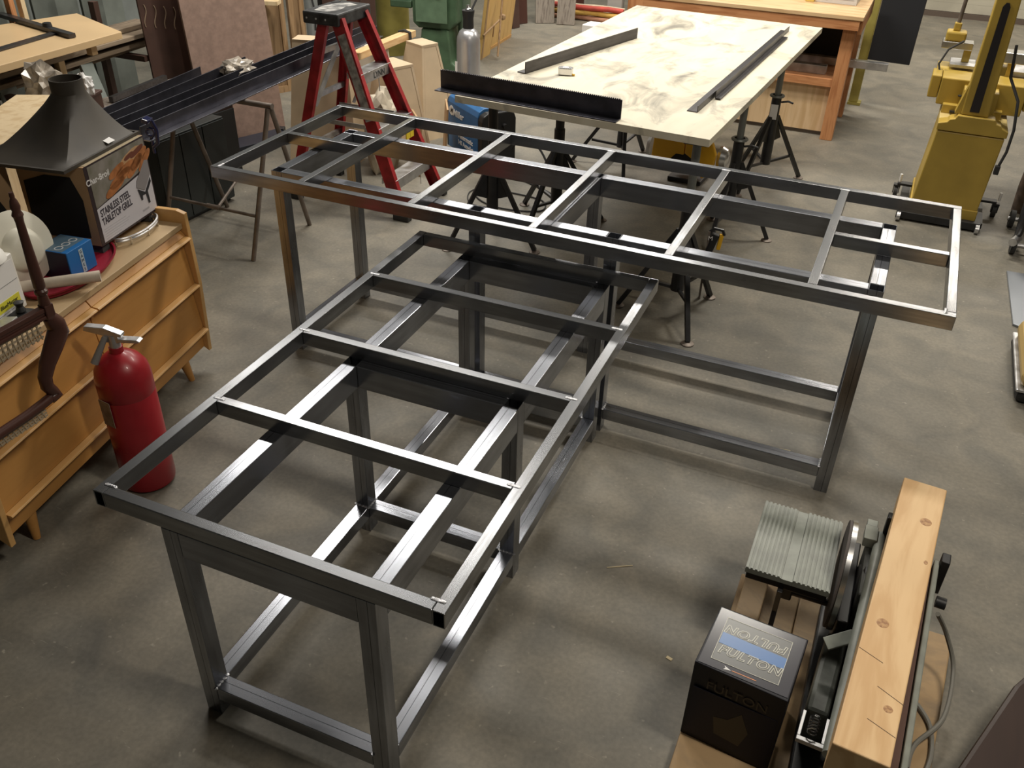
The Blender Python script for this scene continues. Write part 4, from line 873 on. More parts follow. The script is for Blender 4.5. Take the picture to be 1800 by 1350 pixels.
tag(obj('grey_pipe', MB().cone((-2.36, 4.06, 0), (-2.36, 4.06, 2.2), .055, seg=24), mat('grey_pipe_paint', (.34, .36, .36), .45, .2), smooth=True), 'upright light grey pipe behind the wooden frames', 'pipe')
cable('black cable hanging along the grey upright pipe', [(-2.30, 3.99, 1.1), (-2.31, 3.99, .7), (-2.28, 3.99, .5), (-2.29, 3.99, .35)], .008, name='hanging_cable', group='hanging cords')
cable('orange cord hanging straight down left of the ladder cap', [(-2.02, 3.98, 1.2), (-2.03, 3.98, .8), (-2.01, 3.98, .45), (-2.02, 3.98, .1)], .007, mat('orange_cord', (.55, .30, .08), .6), name='extension_cord', group='hanging cords')
for k, (x, y, w_, mt_, lab) in enumerate([(-2.32, 4.30, .16, BROWNP, 'dark brown board standing behind the orange cord'), (-2.20, 4.46, .12, MAHOG, 'reddish dark board standing behind the ladder cap'), (-2.08, 4.50, .12, BROWNP, 'dark board standing left of the yellow post'), (-2.60, 4.60, .22, mat('very_dark', (.02, .018, .016), .7), 'black-brown board standing farthest left of the yellow post')]):
    tag(obj('standing_board', MB().b2(-w_ / 2, w_ / 2, -.02, .02, 0, 1.5), mt_, M=Matrix.Translation((x, y, 0)) @ Matrix.Rotation(.5, 4, 'Z') @ Matrix.Rotation(R(-4), 4, 'X'), bevel=.002), lab, 'board', 'dark boards standing behind the ladder')
YP = mat('olive_yellow_paint', (.34, .29, .07), .55, 0, noise=.25, nscale=6, rnoise=.1)
tag(obj('yellow_post', MB().cone((-2.09, 4.92, 0), (-2.09, 4.92, 2.6), .150, seg=36), YP, smooth=True), 'thick olive yellow round post behind the ladder', 'post')
# green machine
t = thing('green_machine', 'old green cast machine with a hanging guard behind the gas cylinder', 'machine', (-1.44, 4.64, 0), .12)
obj('base_casting', MB().prism([(-.24, 0), (.24, 0), (.20, .06), (.15, .10), (.12, .36), (-.12, .36), (-.15, .10), (-.20, .06)], -.17, .17, Matrix.Rotation(PI / 2, 4, 'X')), GREEN, t, bevel=.012)
obj('housing', MB().prism([(-.20, .40), (-.15, .36), (.13, .36), (.20, .42), (.22, 1.3), (-.22, 1.3)], -.20, .16, Matrix.Rotation(PI / 2, 4, 'X')), GREEN, t, bevel=.015)
obj('front_guard', MB().b2(-.15, .13, -.215, -.201, .42, 1.0), mat('machine_green2', (.13, .21, .13), .45, 0, noise=.2, nscale=9), t, bevel=.004)
obj('chrome_lever', MB().tube([(-.03, -.24, 1.0), (.02, -.25, .80), (.06, -.24, .66)], .02, 10), ALU, t, True)
obj('rating_plate', MB().b2(.0, .07, -.222, -.2155, .72, .80), ALU, t)
obj('side_column', MB().cone((.20, .02, 0), (.20, .02, 1.3), .05, seg=18), mat('machine_green3', (.09, .13, .09), .5), t, True)
obj('shelf_arm', MB().b2(-.42, -.225, -.12, .06, .50, .56), GREEN, t, bevel=.01)
obj('left_guard', MB().b2(-.40, -.26, -.10, .04, .561, 1.25), mat('machine_green4', (.16, .25, .18), .5, 0, noise=.2, nscale=5), t, bevel=.012)
# yellow plywood cabinet doors leaning
t = thing('leaning_door', 'wide honey plywood door leaning right of the gas cylinder', 'door panel', (-1.36, 5.40, 0), R(94), 'honey plywood doors')
HD = wood_mat('honey_ply', (.68, .44, .16), (.56, .34, .11), 2, 2, .45)
obj('panel', MB().b2(0, .62, -.015, .015, 0, 1.05, mt=Matrix.Rotation(R(7), 4, 'X')), HD, t, bevel=.002)
obj('edge_strip', MB().b2(-.0, .035, -.022, -.0155, 0, 1.05, mt=Matrix.Rotation(R(7), 4, 'X')), WF, t); obj('bottom_strip', MB().b2(.036, .62, -.020, -.0155, 0.0, .03, mt=Matrix.Rotation(R(7), 4, 'X')), OAKL, t)
obj('pull', MB().b2(.06, .07, -.024, -.0155, .12, .22, mt=Matrix.Rotation(R(7), 4, 'X')), WF, t)
t = thing('leaning_door', 'narrow honey plywood door standing directly right of the gas cylinder', 'door panel', (-1.28, 5.06, 0), R(94), 'honey plywood doors')
obj('panel', MB().b2(0, .24, -.015, .015, 0, 1.0, mt=Matrix.Rotation(R(7), 4, 'X')), HD, t, bevel=.002)
obj('edge_strip', MB().b2(-.0, .03, -.022, -.0155, 0, 1.0, mt=Matrix.Rotation(R(7), 4, 'X')), WF, t)
t = thing('wooden_rod_clamp', 'reddish wooden rod with a ball joint leaning across the honey doors', 'rod', (-1.13, 5.20, 0))
obj('rod', MB().tube([(.0, -.06, .03), (-.06, .18, .62)], .010, 8), WF, t, True); obj('ball', MB().lathe([(0, -.03), (.024, -.018), (.03, 0), (.024, .018), (0, .03)], (-.028, .10, .34), 16), WF, t, True); obj('cross_rod', MB().tube([(-.028, .10, .34), (-.10, -.16, .22)], .009, 8), WF, t, True)
# leaning boards at the back
for k, (x, y, w_, h, rz, lean, mt_, lab) in enumerate([
    (-1.50, 6.40, .10, 1.0, 1.2, 6, BROWNP, 'thin dark plum board leaning right of the honey door'),
    (-1.52, 6.62, .12, 1.0, 1.0, 6, MAHOG, 'reddish brown board leaning behind the honey door'),
    (-1.32, 6.76, .20, 1.0, .55, 9, GREYW, 'left one of the two grey-brown boards leaning together'),
    (-1.10, 6.80, .19, 1.0, .30, 10, GREYW, 'right one of the two grey-brown boards leaning together'),
    (-1.15, 7.30, .12, 1.1, .2, 8, MAHOG, 'dark red board behind the two grey-brown boards')]):
    tag(obj('leaning_board', MB().b2(-w_ / 2, w_ / 2, -.012, .012, 0, h, mt=Matrix.Rotation(R(-lean), 4, 'X')), mt_, M=Matrix.Translation((x, y, .003)) @ Matrix.Rotation(rz, 4, 'Z'), bevel=.002), lab, 'board', 'boards leaning at the back')
# bundle of hoses / straps
HC = [((.50, .07, .05), 'red'), ((.62, .50, .36), 'cream'), ((.60, .36, .08), 'yellow'), ((.58, .46, .32), 'tan'), ((.42, .20, .12), 'rust'), ((.66, .58, .44), 'pale')]
for k, (c, nm) in enumerate(HC):
    z = .028 + (5 - k) // 2 * .053; y = 7.10 + .056 * (k % 2)
    pts = [(-1.42 + j * .17, y + .012 * math.sin(j * 1.7 + k), z + .004 * math.sin(j * 2.1 + k)) for j in range(6)]
    tag(obj('rolled_strap', MB().tube(pts, .026, 10), mat('strap_' + nm, c, .7, 0, noise=.25, nscale=9), smooth=True), {'red': 'red rolled strap on top of the strap pile at the back', 'cream': 'cream rolled strap just below the red one', 'yellow': 'yellow rolled strap in the middle of the strap pile', 'tan': 'tan rolled strap in the strap pile behind the yellow one', 'rust': 'rust brown rolled strap low in the strap pile', 'pale': 'palest rolled strap at the bottom front of the pile'}[nm], 'strap', 'rolled straps at the back')
tag(obj('white_post', MB().b2(-.08, .08, -.05, .05, 0, 1.6), mat('pale_grey_paint', (.42, .41, .39), .6), M=Matrix.Translation((-.72, 7.30, 0)), bevel=.003), 'pale grey upright post right of the rolled straps', 'post')
tag(obj('orange_post', MB().b2(-.09, .09, -.05, .05, 0, 1.6), DOUG, M=Matrix.Translation((-.50, 7.36, 0)), bevel=.003), 'orange wooden upright post beside the pale post', 'post')
tag(obj('white_tray', MB().b2(-.17, .17, -.10, .10, 0, .10), WHITEP, M=Matrix.Translation((-.62, 6.55, .0)) @ Matrix.Rotation(-.1, 4, 'Z'), bevel=.008), 'white tray on the floor behind the plywood sheet corner', 'tray')
for k in range(13):
    x = -.20 + k * .175; cc = [(.30, .22, .15), (.20, .14, .10), (.36, .28, .19), (.14, .10, .08)][k % 4]
    tag(obj('upright_lumber', MB().b2(-.055, .055, -.02, .02, 0, 1.7 + .1 * (k % 3)), wood_mat('upright%d' % (k % 4), cc, tuple(v * .6 for v in cc), 2, 4, .7) if 'upright%d' % (k % 4) not in MATS else MATS['upright%d' % (k % 4)], M=Matrix.Translation((x, 7.35 + .03 * (k % 2), 0)) @ Matrix.Rotation(R(-3), 4, 'X') @ Matrix.Rotation(.15 * ((k % 3) - 1), 4, 'Z'), bevel=.002),
        'upright board of the lumber row behind the plywood sheet', 'board', 'upright lumber row at the back')

# ------------------------------------------------------------------ workbench at upper right
WB = thing('wooden_workbench', 'fir workbench with square posts behind the plywood sheet', 'workbench', (0, 0, 0))
obj('worktop', MB().b2(.44, 1.99, 4.17, 5.05, .835, .862), wood_mat('bench_top', (.72, .50, .28), (.58, .37, .18), 0, 3, .45), WB, bevel=.003)
obj('front_apron', MB().b2(.46, 1.97, 4.175, 4.215, .770, .834), DOUGX, WB, bevel=.002)
obj('side_apron', MB().b2(1.965, 1.99, 4.22, 5.03, .74, .834), DOUG, WB, bevel=.002)
for (x, y) in ((1.915, 4.27), (1.915, 4.90), (.50, 4.27), (.50, 4.90)): obj('post', MB().b2(x - .045, x + .040, y - .045, y + .045, 0, .834), DOUG, WB, bevel=.003)
obj('rear_post_pair', MB().b2(1.86, 1.92, 5.06, 5.12, 0, .72), PLYT, WB, bevel=.002)
obj('lower_rail', MB().b2(.55, 1.869, 4.275, 4.315, .36, .415), DOUGX, WB, bevel=.002)
obj('lower_panel', MB().b2(.60, 1.869, 4.317, 4.335, .03, .358), PLYT, WB, bevel=.001)
obj('lower_shelf', MB().b2(.55, 1.868, 4.34, 4.90, .385, .410), DOUGX, WB)
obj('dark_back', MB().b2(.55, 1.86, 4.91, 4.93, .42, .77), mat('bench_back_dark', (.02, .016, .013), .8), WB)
tag(obj('equipment_case', MB().b2(.9, 1.45, 4.50, 4.80, .4105, .60), BLACKP, bevel=.01), 'black equipment case on the lower shelf of the fir workbench', 'case')
tag(obj('metal_channel', MB().b2(1.25, 1.80, 4.40, 4.47, .4105, .47), ALU, bevel=.002), 'short aluminium channel on the lower shelf of the workbench', 'metal rail')
tag(obj('aluminium_rail', MB().b2(1.20, 2.20, 4.70, 4.76, .412, .465), ALU, bevel=.002), 'long aluminium rail sticking out past the workbench post', 'metal rail')
t = thing('white_carton', 'white printed carton on the fir workbench top', 'box', (1.77, 4.62, .8625), -.02)
obj('carton', MB().b2(-.15, .13, -.07, .20, 0, .08), mat('carton_pale', (.62, .60, .58), .6), t, bevel=.002); text('lettering', '96', .05, basis((-.09, -.0712, .035), (1, 0, 0), (0, 0, 1)), mat('blue_print', (.25, .38, .6), .5), t); obj('print_line', MB().b2(.01, .11, -.0715, -.0702, .03, .034).b2(.01, .09, -.0715, -.0702, .045, .049), mat('print_grey3', (.35, .35, .36), .6), t)
tag(obj('yellow_block', MB().b2(-.03, .03, -.03, .03, 0, .10), mat('yellow_block', (.70, .50, .12), .5), M=Matrix.Translation((1.58, 4.56, .8625)), bevel=.003), 'small yellow block left of the white carton on the workbench', 'block')
tag(obj('black_slab', MB().box((0, 0, .5), (.31, .03, 1.0), (R(-6), 0, 0), .003), mat('matte_black_board', (.008, .009, .012), .6), M=Matrix.Translation((2.19, 5.20, .38)) @ Matrix.Rotation(-.10, 4, 'Z')), 'large matte black board hanging behind the workbench right end', 'board')
t = thing('yellow_frame_post', 'olive yellow square post carrying the black board behind the workbench', 'post', (1.99, 5.30, 0)); obj('post', MB().b2(-.035, .035, -.04, .04, 0.0205, 1.3), YP, t, bevel=.003); obj('arm', MB().b2(.036, .10, -.02, .0, .50, .54), YP, t); obj('foot_plate', MB().b2(-.04, .06, -.05, .05, 0.0, .02), YP, t)
# ------------------------------------------------------------------ yellow woodworking machine
YM = thing('yellow_machine', 'mustard yellow machine with a slotted column on a wheeled base', 'machine', (0, 0, 0), 0)
Y0 = 2.975
obj('cabinet', MB().prism([(2.545, .045), (2.905, .045), (2.925, .535), (2.575, .535)], Y0, Y0 + .42, Matrix(((1, 0, 0, 0), (0, 0, 1, 0), (0, 1, 0, 0), (0, 0, 0, 1)))) , YELLOW, YM, bevel=.006)
obj('cabinet_plinth', MB().b2(2.540, 2.912, Y0 - .006, Y0 + .425, .03, .11), YELLOW, YM, bevel=.004)
cabtop = MB().prism([(2.570, .540), (2.932, .540), (2.932, .575), (2.895, .592), (2.885, .605), (2.86, .612), (2.85, .632), (2.66, .632), (2.65, .612), (2.625, .605), (2.615, .590), (2.570, .578)], Y0 - .004, Y0 + .10, Matrix(((1, 0, 0, 0), (0, 0, 1, 0), (0, 1, 0, 0), (0, 0, 0, 1))))
obj('neck_casting', cabtop, YELLOW, YM, bevel=.004)
obj('neck_top', MB().b2(2.572, 2.93, Y0 + .101, Y0 + .42, .536, .580), mat('yellow_pale_top', (.60, .47, .20), .45), YM, bevel=.006)
colm = MB().prism([(2.672, .633), (2.812, .633), (2.775, 1.75), (2.68, 1.75)], Y0 + .02, Y0 + .12, Matrix(((1, 0, 0, 0), (0, 0, 1, 0), (0, 1, 0, 0), (0, 0, 0, 1))))
obj('column', colm, YELLOW, YM, bevel=.006)
slot = MB().prism([(2.712, .655), (2.760, .655), (2.752, 1.20), (2.742, 1.22), (2.728, 1.22), (2.716, 1.20)], Y0 + .014, Y0 + .0195, Matrix(((1, 0, 0, 0), (0, 0, 1, 0), (0, 1, 0, 0), (0, 0, 0, 1))))
obj('slot_cover', slot, mat('slot_black', (.018, .015, .018), .4), YM)
obj('column_brace', MB().prism([(2.64, .633), (2.671, .633), (2.674, .80)], Y0 + .03, Y0 + .10, Matrix(((1, 0, 0, 0), (0, 0, 1, 0), (0, 1, 0, 0), (0, 0, 0, 1)))), YELLOW, YM)
obj('left_wing', MB().b2(2.535, 2.70, 3.22, 3.42, .615, .765), YELLOW, YM, bevel=.006)
obj('left_wing_end', MB().b2(2.480, 2.532, 3.23, 3.41, .645, .770), YELLOW, YM, bevel=.006)
obj('left_bracket', MB().b2(2.575, 2.66, 3.18, 3.24, .58, .63), YELLOW, YM, bevel=.004)
obj('right_wing', MB().b2(2.80, 2.985, 3.22, 3.42, .60, .765), YELLOW, YM, bevel=.006)
obj('right_wing_end', MB().b2(2.988, 3.10, 3.23, 3.41, .63, .765), YELLOW, YM, bevel=.006)
obj('right_bracket', MB().b2(2.82, 2.89, 3.18, 3.24, .575, .625), YELLOW, YM, bevel=.004)
obj('rear_saddle', MB().b2(2.66, 2.84, Y0 + .125, 3.22, .581, .74), YELLOW, YM, bevel=.004)
obj('table_edge', MB().b2(2.56, 2.70, 3.46, 3.64, .772, .790), ALU, YM, bevel=.002); obj('table_edge', MB().b2(2.80, 3.20, 3.46, 3.64, .760, .790), ALU, YM, bevel=.002)
obj('table_casting', MB().b2(2.50, 3.20, 3.425, 3.66, .70, .758), YELLOW, YM, bevel=.004)
obj('upper_arm', MB().b2(2.49, 2.66, 3.52, 3.62, .86, .90), CHROME, YM, bevel=.003); obj('upper_arm', MB().b2(2.83, 3.20, 3.40, 3.50, .84, .90), CHROME, YM, bevel=.003)
obj('arm_post', MB().b2(2.62, 2.66, 3.54, 3.60, .791, .859), YELLOW, YM); obj('arm_post', MB().b2(2.86, 2.90, 3.42, 3.48, .759, .839), YELLOW, YM)
obj('side_lug', MB().b2(2.78, 2.83, Y0 + .06, Y0 + .16, .85, .90), YELLOW, YM, bevel=.006)
obj('mobile_base', MB().b2(2.485, 2.945, Y0 - .05, Y0 - .008, .012, .055), BLACKM, YM, bevel=.003)
obj('base_rail', MB().b2(2.490, 2.535, Y0 - .007, Y0 + .45, .012, .045), BLACKM, YM); obj('base_rail', MB().b2(2.915, 2.955, Y0 - .007, Y0 + .45, .012, .045), BLACKM, YM)
for (x, y, s) in ((2.455, 3.30, -1), (3.02, 3.24, 1)):
    c = obj('caster', MB().cone((x - .012, y, .036), (x + .012, y, .036), .036, seg=20), RUB, YM, True)
    obj('fork', MB().b2(x - .02, x + .02, y - .02, y + .02, .074, .085).b2(x - .019, x - .014, y - .015, y + .015, .03, .074).b2(x + .014, x + .019, y - .015, y + .015, .03, .074), BLACKM, c)
    obj('caster_bracket', MB().b2(min(x, x - s * .09), max(x, x - s * .09), y - .025, y + .025, .0855, .10), BLACKM, YM, bevel=.002)
    obj('levelling_bolt', MB().cone((x + .01, y, .101), (x + .01, y, .15), .008, seg=10), WHITEP, YM, True)
for x in (2.50, 2.93): obj('base_wheel', MB().cone((x - .01, Y0 - .06, .026), (x + .01, Y0 - .06, .026), .026, seg=16), ALU, YM, True)
cb = []
obj('power_cord', MB().tube([(2.845, 3.10, 1.0), (2.86, 3.02, .85), (2.925, 2.955, .75), (2.95, 2.945, .6), (2.95, 2.94, .48), (2.935, 2.94, .40)], .008, 8), RUB, YM, True)
obj('plug', MB().box((2.932, 2.94, .375), (.028, .028, .05), None, .006), RUB, YM)
obj('left_cord', MB().tube([(2.60, 3.42, .93), (2.53, 3.40, .88), (2.50, 3.38, .80), (2.53, 3.36, .72), (2.60, 3.30, .66), (2.66, 3.2, .68)], .006, 8), RUB, YM, True)
obj('nameplate_mark', MB().b2(2.62, 2.66, 3.16, 3.179, .59, .60), BLACKP, YM)
obj('rod_foot', MB().b2(2.50, 2.61, 3.52, 3.62, .9005, .955), YELLOW, YM, bevel=.01); obj('rod_neck', MB().b2(2.53, 2.57, 3.55, 3.59, .9555, 1.0), YELLOW, YM, bevel=.006); obj('rod', MB().cone((2.55, 3.57, 1.0), (2.57, 3.57, 1.8), .011, seg=12), RUST, YM, True)
# dark machine and brown cartons behind it at the right edge
t = thing('black_machine', 'dark motor and brown wooden stand behind the yellow column', 'machine', (3.42, 6.9, 0))
obj('motor', MB().cone((-.18, .0, .98), (.12, .0, .98), .13, seg=24), BLACKP, t, True); obj('stand', MB().b2(-.14, .20, -.14, .14, 0, .84), DOUG, t, bevel=.004); obj('bracket', MB().b2(-.1, .1, -.06, .06, .8405, .87), STEELD, t)
tag(obj('brown_crate', MB().b2(-.18, .18, -.15, .15, 0, .34), DOUGX, M=Matrix.Translation((3.72, 6.5, .0)), bevel=.004), 'brown wooden crate at the right edge far behind the yellow machine', 'crate')

# ------------------------------------------------------------------ right edge bits
t = thing('firewood_cart', 'round black ring cart holding a split log at the right edge', 'cart', (3.22, 2.92, 0))
obj('ring', MB().tube([(-.08 + .03 * math.cos(a * PI / 14), .30 * math.cos(a * PI / 14), .27 + .235 * math.sin(a * PI / 14)) for a in range(29)], .014, 8), BLACKM, t, True)
obj('ring', MB().tube([(.22 + .03 * math.cos(a * PI / 14), .30 * math.cos(a * PI / 14), .27 + .235 * math.sin(a * PI / 14)) for a in range(29)], .014, 8), BLACKM, t, True)
for y in (-.2, .2): w_ = obj('wheel', MB().cone((-.12, y, .05), (-.095, y, .05), .05, seg=20), RUB, t, True); obj('axle', MB().cone((-.13, y, .05), (.25, y, .05), .012, seg=10), ALU, t, True)
obj('silver_latch', MB().cone((-.13, -.30, .10), (-.10, -.22, .10), .022, seg=12), ALU, t, True)
BARK = mat('log_bark', (.20, .15, .12), .9, 0, noise=.5, nscale=16, bump=1.0)
bm = bmesh.new(); bmesh.ops.create_cone(bm, segments=24, radius1=.10, radius2=.11, depth=.5, cap_ends=True)
bmesh.ops.subdivide_edges(bm, edges=[e for e in bm.edges if abs(e.verts[0].co.z - e.verts[1].co.z) > .1], cuts=8)
for v in bm.verts:
    k = 1 + .10 * math.sin(v.co.x * 40 + v.co.z * 20) * math.cos(v.co.y * 35); v.co.x *= k; v.co.y *= k
tag(obj('log', bm, BARK, M=Matrix.Translation((3.29, 2.95, .19)) @ Matrix.Rotation(PI / 2, 4, 'X'), smooth=True), 'rough bark-covered log resting in the black ring cart', 'log')
tag(obj('log', MB().lathe([(0, 0), (.07, 0), (.075, .15), (.07, .30), (0, .30)], seg=18), BARK, M=Matrix.Translation((3.20, 3.42, .0)), smooth=True), 'short upright log behind the ring cart at the right edge', 'log')
tag(obj('grey_plate', MB().prism([(3.10, 1.82), (3.36, 1.70), (3.40, 2.45), (3.085, 2.44)], 0, .012), mat('blue_grey_metal', (.24, .26, .29), .35, .5), bevel=.002), 'blue-grey metal plate lying flat on the floor at the right edge', 'plate')
t = thing('tan_case', 'rounded tan-topped black-trimmed case at the right edge of the floor', 'case', (3.24, 1.36, 0))
obj('base', MB().b2(-.16, .16, -.26, .26, 0, .07), BLACKP, t, bevel=.03); obj('lid', MB().b2(-.155, .155, -.255, .255, .0705, .15), mat('tan_lid', (.42, .29, .10), .35), t, bevel=.03); obj('trim', MB().b2(-.163, .163, -.263, .263, .055, .069), ALU, t, bevel=.006)
bl = MB().prism([(2.845, -1.00), (3.00, -.62), (3.06, -.52), (3.35, -.45), (3.35, -1.30), (2.885, -1.30)], .0, .16)
tag(obj('dark_table_corner', bl, wood_mat('near_black_varnish', (.045, .022, .015), (.018, .009, .007), 1, 3, .45, ring=5), bevel=.012), 'dark varnished wooden furniture corner at the bottom right', 'furniture')

# ------------------------------------------------------------------ bench sander on its plank base
SDR = thing('belt_disc_sander', 'grey bench belt and disc sander with a ribbed table on a plank base', 'sander', (0, 0, 0))
BW = wood_mat('dirty_base_wood', (.52, .37, .20), (.40, .26, .13), 0, 2, .6, ring=8, stretch=6, dirt=.6)
obj('base_board', MB().prism([(2.225, -1.34), (2.80, -1.34), (2.872, -.43), (2.862, -.40), (2.44, -.40), (2.44, -.62), (2.225, -.62)], 0, .045), BW, SDR, bevel=.005); obj('base_plank', MB().b2(2.255, 2.438, -.618, -.405, 0, .045), BW, SDR, bevel=.004)
obj('base_block', MB().b2(2.27, 2.34, -.80, -.42, .0455, .085), BW, SDR, bevel=.004)
obj('iron_base', MB().b2(2.50, 2.76, -1.20, -.45, .046, .09), BLACKM, SDR, bevel=.006)
GR = mat('grey_green_cast', (.27, .29, .255), .45, 0, noise=.15, nscale=20)
tb = MB(); TX0, TX1, TY0, TY1, TZ = 2.274, 2.497, -.690, -.392, .345
gm = MB()
for (a, b) in ((TX0, TX0 + .096), (TX0 + .126, TX1)):
    n = 8; wr = (b - a) / n
    gm.b2(a, b, TY0, TY1, TZ - .020, TZ - .004)
    for k in range(n): gm.b2(a + k * wr + .0012, a + (k + 1) * wr - .0042, TY0, TY1, TZ - .0041, TZ)
gm.b2(TX0 + .0965, TX0 + .1255, TY0, TY1, TZ - .020, TZ - .006)
obj('ribbed_table', gm, GR, SDR)
obj('table_skirt', MB().b2(TX0 + .004, TX1 - .004, TY0 + .004, TY1 - .004, TZ - .045, TZ - .0205), BLACKM, SDR, bevel=.003)
obj('table_bracket', MB().b2(2.37, 2.41, -.60, -.50, .18, .298), BLACKM, SDR, bevel=.004)
obj('angle_arm', MB().prism([(-.70, .30), (-.66, .30), (-.64, .20), (-.655, .12), (-.69, .13), (-.675, .20)], 2.368, 2.382, Matrix(((0, 0, 1, 0), (1, 0, 0, 0), (0, 1, 0, 0), (0, 0, 0, 1)))), BLACKM, SDR, bevel=.002)
obj('pivot_rod', MB().cone((2.39, -.58, .20), (2.52, -.58, .20), .011, seg=12), STEELD, SDR, True)
obj('disc', MB().cone((2.507, -.56, .30), (2.514, -.56, .30), .152, seg=48), mat('sanding_disc', (.10, .085, .08), .8), SDR, True)
obj('disc_plate', MB().cone((2.5145, -.56, .30), (2.528, -.56, .30), .155, seg=48), CHROME, SDR, True)
obj('disc_guard', MB().prism([(.165 * math.cos(a), .165 * math.sin(a)) for a in [PI + PI * k / 16 for k in range(17)]], 0, .03, Matrix.Translation((2.530, -.56, .29)) @ Matrix(((0, 0, 1, 0), (1, 0, 0, 0), (0, 1, 0, 0), (0, 0, 0, 1)))), BLACKM, SDR, bevel=.004)
obj('motor_body', MB().lathe([(0, 0), (.07, 0), (.082, .015), (.082, .05), (0, .05)], (2.56, -.56, .26), 26, ax=(1, 0, 0)), BLACKM, SDR, True)
obj('drive_housing', MB().b2(2.565, 2.60, -.66, -.44, .09, .34), mat('housing_dark', (.07, .075, .068), .5), SDR, bevel=.01)
obj('arm_block', MB().b2(2.555, 2.59, -.465, -.405, .34, .372).b2(2.558, 2.587, -.404, -.375, .345, .37), GR, SDR, bevel=.002)
obj('belt', MB().prism([(-1.17, .33)] + [(-1.17 + .045 * math.cos(a), .345 + .045 * math.sin(a)) for a in [1.5 * PI - PI * k / 8 for k in range(9)]] + [(-.45 + .045 * math.cos(a), .345 + .045 * math.sin(a)) for a in [.5 * PI - PI * k / 8 for k in range(9)]], 2.615, 2.735, Matrix(((0, 0, 1, 0), (1, 0, 0, 0), (0, 1, 0, 0), (0, 0, 0, 1)))), mat('abrasive_belt', (.13, .075, .06), .85), SDR, True)
obj('belt_side_rail', MB().tube([(2.600, -1.20, .355), (2.600, -.42, .355)], .015, 14), GR, SDR, True)
obj('belt_side_plate', MB().b2(2.602, 2.613, -1.19, -.43, .295, .36), GR, SDR, bevel=.003)
obj('right_side_plate', MB().b2(2.738, 2.752, -1.23, -.50, .29, .398), GR, SDR, bevel=.003)
obj('belt_support', MB().b2(2.62, 2.73, -.70, -.62, .0905, .298), BLACKM, SDR, bevel=.004); obj('belt_support', MB().b2(2.62, 2.73, -1.12, -1.05, .0905, .298), BLACKM, SDR, bevel=.004)
obj('roller', MB().cone((2.604, -1.205, .33), (2.612, -1.205, .33), .036, seg=20), CHROME, SDR, True)
obj('tension_spring', MB().tube([(2.56 + .011 * math.cos(k * .9), -1.02 - k * .0014, .24 + .011 * math.sin(k * .9)) for k in range(36)], .0022, 6), CHROME, SDR, True)
obj('tension_lever', MB().box((2.545, -.80, .30), (.075, .035, .008), (.2, -.35, .5), .002), GR, SDR)
obj('tension_frame', MB().b2(2.53, 2.595, -1.09, -1.078, .215, .228).b2(2.53, 2.538, -1.077, -1.0, .215, .228).b2(2.587, 2.595, -1.077, -1.0, .215, .228), ALU, SDR, bevel=.001)
obj('side_casting', MB().b2(2.535, 2.59, -.98, -.70, .0905, .21), mat('casting_dull', (.14, .15, .13), .5, 0, noise=.3, nscale=25), SDR, bevel=.012)
obj('knob', MB().cone((2.77, -.56, .31), (2.795, -.56, .31), .016, seg=12), BLACKP, SDR, True); obj('stop_fence', MB().b2(2.753, 2.775, -.52, -.48, .30, .415), BLACKM, SDR, bevel=.003); obj('stop_fence', MB().b2(2.60, 2.622, -.43, -.40, .37, .43), BLACKM, SDR, bevel=.003)
cable('grey power cable looping out beside the sander right side', [(2.772, -.60, .30), (2.82, -.56, .20), (2.86, -.60, .12), (2.85, -.74, .08), (2.79, -.84, .062), (2.775, -.92, .062)], .0065, mat('grey_cable', (.25, .24, .21), .5), name='power_cable', group='sander cables')
cable('second loop of grey cable lying on the sander plank base', [(2.79, -.70, .055), (2.825, -.76, .055), (2.83, -.86, .055), (2.80, -.97, .055), (2.775, -1.0, .055)], .006, mat('grey_cable', (.25, .24, .21), .5), name='power_cable', group='sander cables')
BR_ = Matrix.Translation((2.675, -.43, 0)) @ Matrix.Rotation(R(-3.3), 4, 'Z') @ Matrix.Translation((-2.675, .43, 0))
for o_ in SDR.children:
    if o_.name.split('.')[0] in ('belt', 'belt_side_rail', 'belt_side_plate', 'right_side_plate', 'belt_support', 'roller', 'tension_spring', 'tension_frame', 'side_casting', 'stop_fence', 'knob'): o_.matrix_basis = BR_
# timber on the belt
LB = thing('timber_beam', 'fresh knotty pine beam lying along the sander belt', 'timber', (2.640, -.775, .3995), R(-4.6))
tmb = obj('timber', MB().b2(-.057, .057, -.50, .47, 0, .092), PINE, LB, bevel=.003)
KN = mat('knot_brown', (.56, .33, .15), .5, 0, col2=(.33, .16, .07), nscale=1.3, contrast=(.4, .6)); 
for (x, y, a, b) in ((.022, .30, .015, .016), (-.020, -.12, .014, .015), (.030, -.36, .010, .010), (.042, .14, .005, .008)):
    obj('knot', MB().lathe([(0, 0), (1, 0), (.9, .02), (0, .02)], seg=20), KN, LB, M=Matrix.Translation((x, y, .0920)) @ Matrix.Diagonal((a, b, .02, 1)))
for (x0_, x1_, y, dy) in ((-.055, .0, -.22, -.02), (.0, .06, -.31, -.025), (-.005, .055, -.405, -.02)):
    obj('pencil_mark', MB().bar((x0_, y, .0923), (x1_, y + dy, .0923), .0012, .0005), mat('pencil', (.08, .05, .03), .6), LB)
